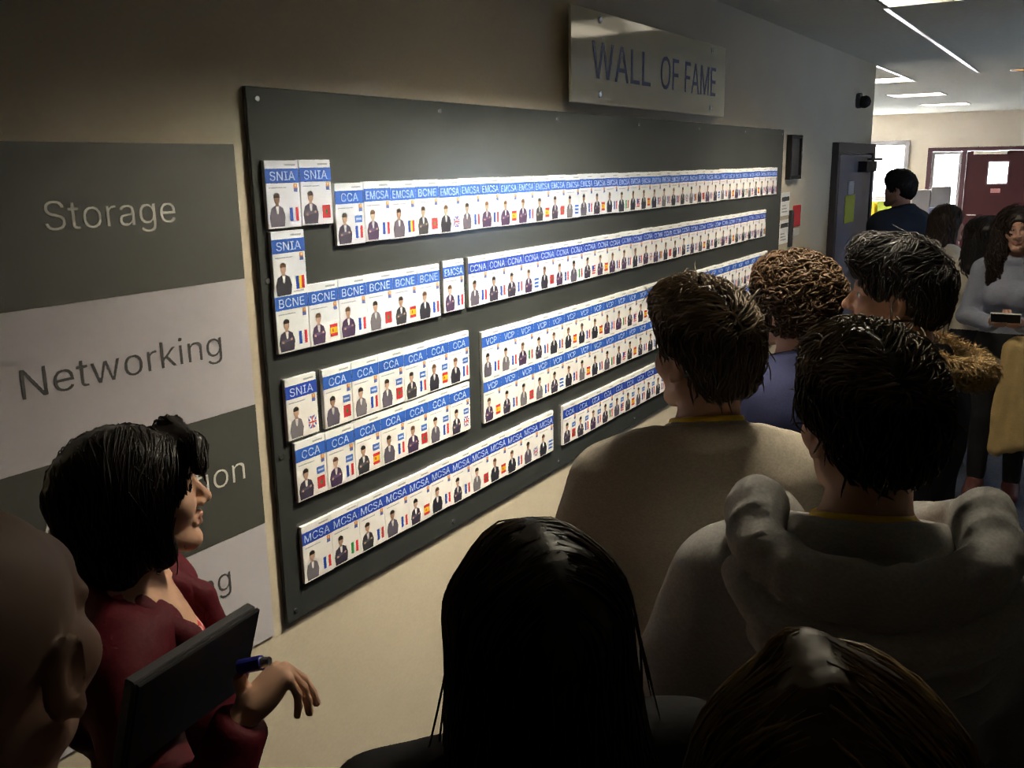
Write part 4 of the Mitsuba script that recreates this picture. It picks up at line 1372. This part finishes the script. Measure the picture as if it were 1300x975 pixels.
# --- man in the grey hoodie
P = Person('man with short dark hair in a light grey hoodie and yellow lanyard, back to us', (1.334, -1.320, 1.582), 20, 1.582 * HK, look=(22, 0, 0), skin=(0.42, 0.25, 0.175))
P.arms(right=((0.29 * P.s, -0.02, 1.13 * P.s), (0.20 * P.s, 0.18, 0.98 * P.s)), left=((-0.29 * P.s, -0.02, 1.13 * P.s), (-0.20 * P.s, 0.18, 0.98 * P.s)))
P.body(res=0.0052)
P.top('hoodie', 'm_hoodie', off=0.028, hem=0.84, wrinkle=0.008, res=0.008)
s = P.s
f = Field(lin(-0.27 * s, 0.27 * s, 0.0065), lin(-0.28 * s, 0.2 * s, 0.0065), lin(1.2 * s, 1.60 * s, 0.0065))
q = lambda *p: np.array(p) * s
f.ell(q(0, -0.150, 1.395), q(0.165, 0.055, 0.100), k=0.03)
torus_arc(f, q(0, -0.065, 1.512), 0.158 * s, 0.125 * s, 0.034 * s, 0.42, 170, 370, k=0.02)
torus_arc(f, q(0, -0.095, 1.452), 0.178 * s, 0.128 * s, 0.024 * s, 0.45, 188, 352, k=0.008)
torus_arc(f, q(0, -0.105, 1.395), 0.150 * s, 0.112 * s, 0.022 * s, 0.45, 200, 340, k=0.008)
for x in (-1, 1):
    f.cone(q(x * 0.155, -0.035, 1.515), q(x * 0.105, 0.105, 1.45), 0.038 * s, 0.026 * s, 0.03)
    f.cone(q(x * 0.105, 0.105, 1.45), q(x * 0.05, 0.135, 1.36), 0.026 * s, 0.016 * s, 0.03)
f.ell(q(0, -0.105, 1.520), q(0.118, 0.070, 0.085), k=0.012, op=-1)
f.ell(q(0, 0.01, 1.53), q(0.085, 0.10, 0.12), k=0.015, op=-1)
V, Fc = f.mesh()
P.add('hood', V, Fc, 'm_hoodie', wrinkle=0.012, freq=15, label='hood lying folded over the shoulders')
P.ring('lanyard', 'm_lanyard', z=1.500, rx=0.068, ry=0.070, r=0.0060, flat=1.5, label='yellow lanyard round the neck')
P.trousers('m_jeans')
P.shoes('m_shoe_dark')


def dark_wavy(f):
    cap_short(f, top=0.032, sides=0.016, nape=-0.074, fringe=0.016)


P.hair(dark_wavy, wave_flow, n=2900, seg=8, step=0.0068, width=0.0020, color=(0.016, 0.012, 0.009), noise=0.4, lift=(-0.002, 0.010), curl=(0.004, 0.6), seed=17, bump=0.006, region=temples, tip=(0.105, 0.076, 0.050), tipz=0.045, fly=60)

# --- fair haired person, bottom right
P = Person('person with gathered fair brown hair seen from behind, nearest at the lower right', (0.669, -1.432, 1.467), 14, 1.467 * HK, female=True, skin=(0.40, 0.24, 0.17))
P.arms()
P.body(res=0.0052)
P.top('sweater', 'm_black_cloth', off=0.018)
P.trousers('m_black_cloth')
P.shoes('m_shoe_dark')


def gathered(f):
    long_straight(f, -0.36, 1.05, 0.008)
    f.cone((-0.028, 0.0, 0.125), (-0.010, -0.050, 0.118), 0.024, 0.018, 0.03)


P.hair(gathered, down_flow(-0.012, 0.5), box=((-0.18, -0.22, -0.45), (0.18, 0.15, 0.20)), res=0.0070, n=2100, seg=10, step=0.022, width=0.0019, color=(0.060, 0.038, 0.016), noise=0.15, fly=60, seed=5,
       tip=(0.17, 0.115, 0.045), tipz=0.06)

# --- far man by the door
P = Person('man in a dark jacket far down the corridor, in front of the bright window', (7.62, -0.30, 1.725), 62, 1.725 * HK, look=(25, 0, 0), skin=(0.42, 0.22, 0.16))
P.arms()
P.body(res=0.008, face=False)
P.top('jacket', 'm_far_jacket', off=0.045, hem=0.80, res=0.013)
P.ring('collar', 'm_far_jacket', z=1.49, rx=0.08, ry=0.085, r=0.022)
P.trousers('m_black_cloth')
P.shoes('m_shoe_dark')
P.hair(lambda f: cap_short(f, top=0.03, sides=0.014, nape=-0.07), wave_flow, n=700, seg=6, step=0.010, width=0.003, color=(0.010, 0.009, 0.009), seed=2)

# --- three women at the back
P = Person('woman with long brown hair in a cream top, half hidden behind the man in profile', (6.72, -0.770, 1.535), -50, 1.535 * HK, look=(-10, 0, 0), female=True, skin=(0.42, 0.25, 0.18))
P.arms()
P.body(res=0.008, face=False)
P.top('top', 'm_cream', off=0.022, hem=0.82, res=0.013, label='cream long sleeved top')
P.trousers('m_jeans')
P.shoes('m_shoe_dark')
P.hair(lambda f: long_straight(f, -0.24, 0.9, 0.0), down_flow(0, 0.2), box=((-0.17, -0.22, -0.40), (0.17, 0.14, 0.18)), res=0.010, n=700, seg=9, step=0.024, width=0.0035, color=(0.030, 0.019, 0.013), seed=3, curl=(0.006, 0.8))

P = Person('woman with long black curls, seen from behind next to the woman with the phone', (6.30, -1.020, 1.490), 20, 1.490 * HK, female=True, skin=(0.40, 0.24, 0.17))
P.arms()
P.body(res=0.008, face=False)
P.top('top', 'm_cream', off=0.022, hem=0.82, res=0.013)
P.trousers('m_black_cloth')
P.shoes('m_shoe_red')
P.hair(lambda f: long_straight(f, -0.40, 1.0, 0.014), down_flow(0, 0.2), box=((-0.19, -0.24, -0.50), (0.19, 0.15, 0.19)), res=0.010, n=900, seg=11, step=0.024, width=0.0035, color=(0.010, 0.008, 0.008), seed=9, curl=(0.010, 0.9))

P = Person('woman with long dark curls in a blue grey shirt, looking at us over a phone', (5.93, -1.225, 1.555), 180, 1.555 * HK, look=(0, -4, 0), female=True, skin=(0.50, 0.29, 0.21))
s = P.s
P.arms(right=((0.235 * s, 0.01, 1.11 * s), (0.075 * s, 0.24, 1.105 * s)), left=((-0.235 * s, 0.01, 1.11 * s), (-0.075 * s, 0.24, 1.105 * s)))
P.own_hand = {}
for sd in (1, -1):
    hv, hf = hand_mesh(-sd, s * 0.92, bends=((45, 40, 25),) * 4, key='phone')
    d = np.array((-sd * 0.55, 0.65, 0.15))
    d /= np.linalg.norm(d)
    zz = np.array((sd * 0.3, 0.3, -0.9))
    zz -= d * (zz @ d)
    zz /= np.linalg.norm(zz)
    P.own_hand[sd] = (hv @ np.stack([np.cross(d, zz), d, zz]) + P.arm[sd][2], hf)
P.body(res=0.0045)
P.top('shirt', 'm_grey_shirt', off=0.020, hem=0.84, res=0.012, label='blue grey shirt')
P.trousers('m_black_cloth')
P.shoes('m_shoe_red', label='reddish brown shoe')


def curls(f):
    long_straight(f, -0.34, 1.10, 0.010)
    for x in (-1, 1):
        f.cone((x * 0.082, 0.02, 0.02), (x * 0.105, 0.055, -0.16), 0.030, 0.040, 0.03)
        f.cone((x * 0.105, 0.055, -0.16), (x * 0.095, 0.090, -0.33), 0.040, 0.022, 0.03)
    f.ell((0, 0.150, -0.045), (0.060, 0.100, 0.108), k=0.012, op=-1)


P.hair(curls, down_flow(0, 0.25), region=lambda Q: (Q[:, 1] < 0.085) | (Q[:, 2] > 0.055) | (np.abs(Q[:, 0]) > 0.07), box=((-0.21, -0.24, -0.45), (0.21, 0.16, 0.20)), res=0.009, n=1500, seg=11, step=0.022, width=0.0035, color=(0.018, 0.011, 0.008), seed=15, curl=(0.014, 1.0), lift=(-0.004, 0.012))
k = thing('phone', 'dark phone with a white edge held in both hands by the woman with curls', 'phone')
c = P.world(np.array((0.0, 0.345, 1.16)) * np.array((s, 1, s)))
Rr = P.Rw @ rot(0, -42, 0)
for nm, m, mm in (('case', bevel_box(-0.075, 0.075, -0.005, 0.005, -0.038, 0.038, 0.003), 'm_white_trim'), ('screen', bx(-0.066, 0.066, -0.0062, -0.0051, -0.034, 0.034), 'm_black_plastic'),
                  ('back', bx(-0.071, 0.071, 0.0051, 0.0062, -0.033, 0.036), 'm_black_plastic')):
    m.vertices = m.vertices @ Rr.T + c
    part(k, nm, m, mm)

# tan coat hung over her arm
f = Field(lin(-0.22, 0.22, 0.011), lin(-0.22, 0.22, 0.011), lin(-0.62, 0.14, 0.011))
f.cone((0, -0.06, 0.03), (0, 0.07, 0.03), 0.055, 0.055, 0.02)
for y in (-0.10, -0.05, 0.0, 0.05, 0.10):
    f.cone((-0.045, y, 0.02), (-0.055, y * 1.25, -0.50 - 0.5 * abs(y)), 0.042, 0.050, 0.018)
    f.cone((0.045, y, 0.02), (0.05, y * 1.2, -0.40), 0.040, 0.045, 0.018)
V, Fc = f.mesh()
n_ = vnormals(V, Fc)
V = V + n_ * (0.014 * (meshkit.fbm(V * np.array([14, 14, 6]), 3, 4) - 0.5) * 2)[:, None]
single('coat', (V + P.world(np.array((-0.15 * s, 0.25, 0.96 * s))), Fc), 'm_tan_coat', 'tan coat hanging over the arm of the woman with the phone', 'coat', smooth=True)
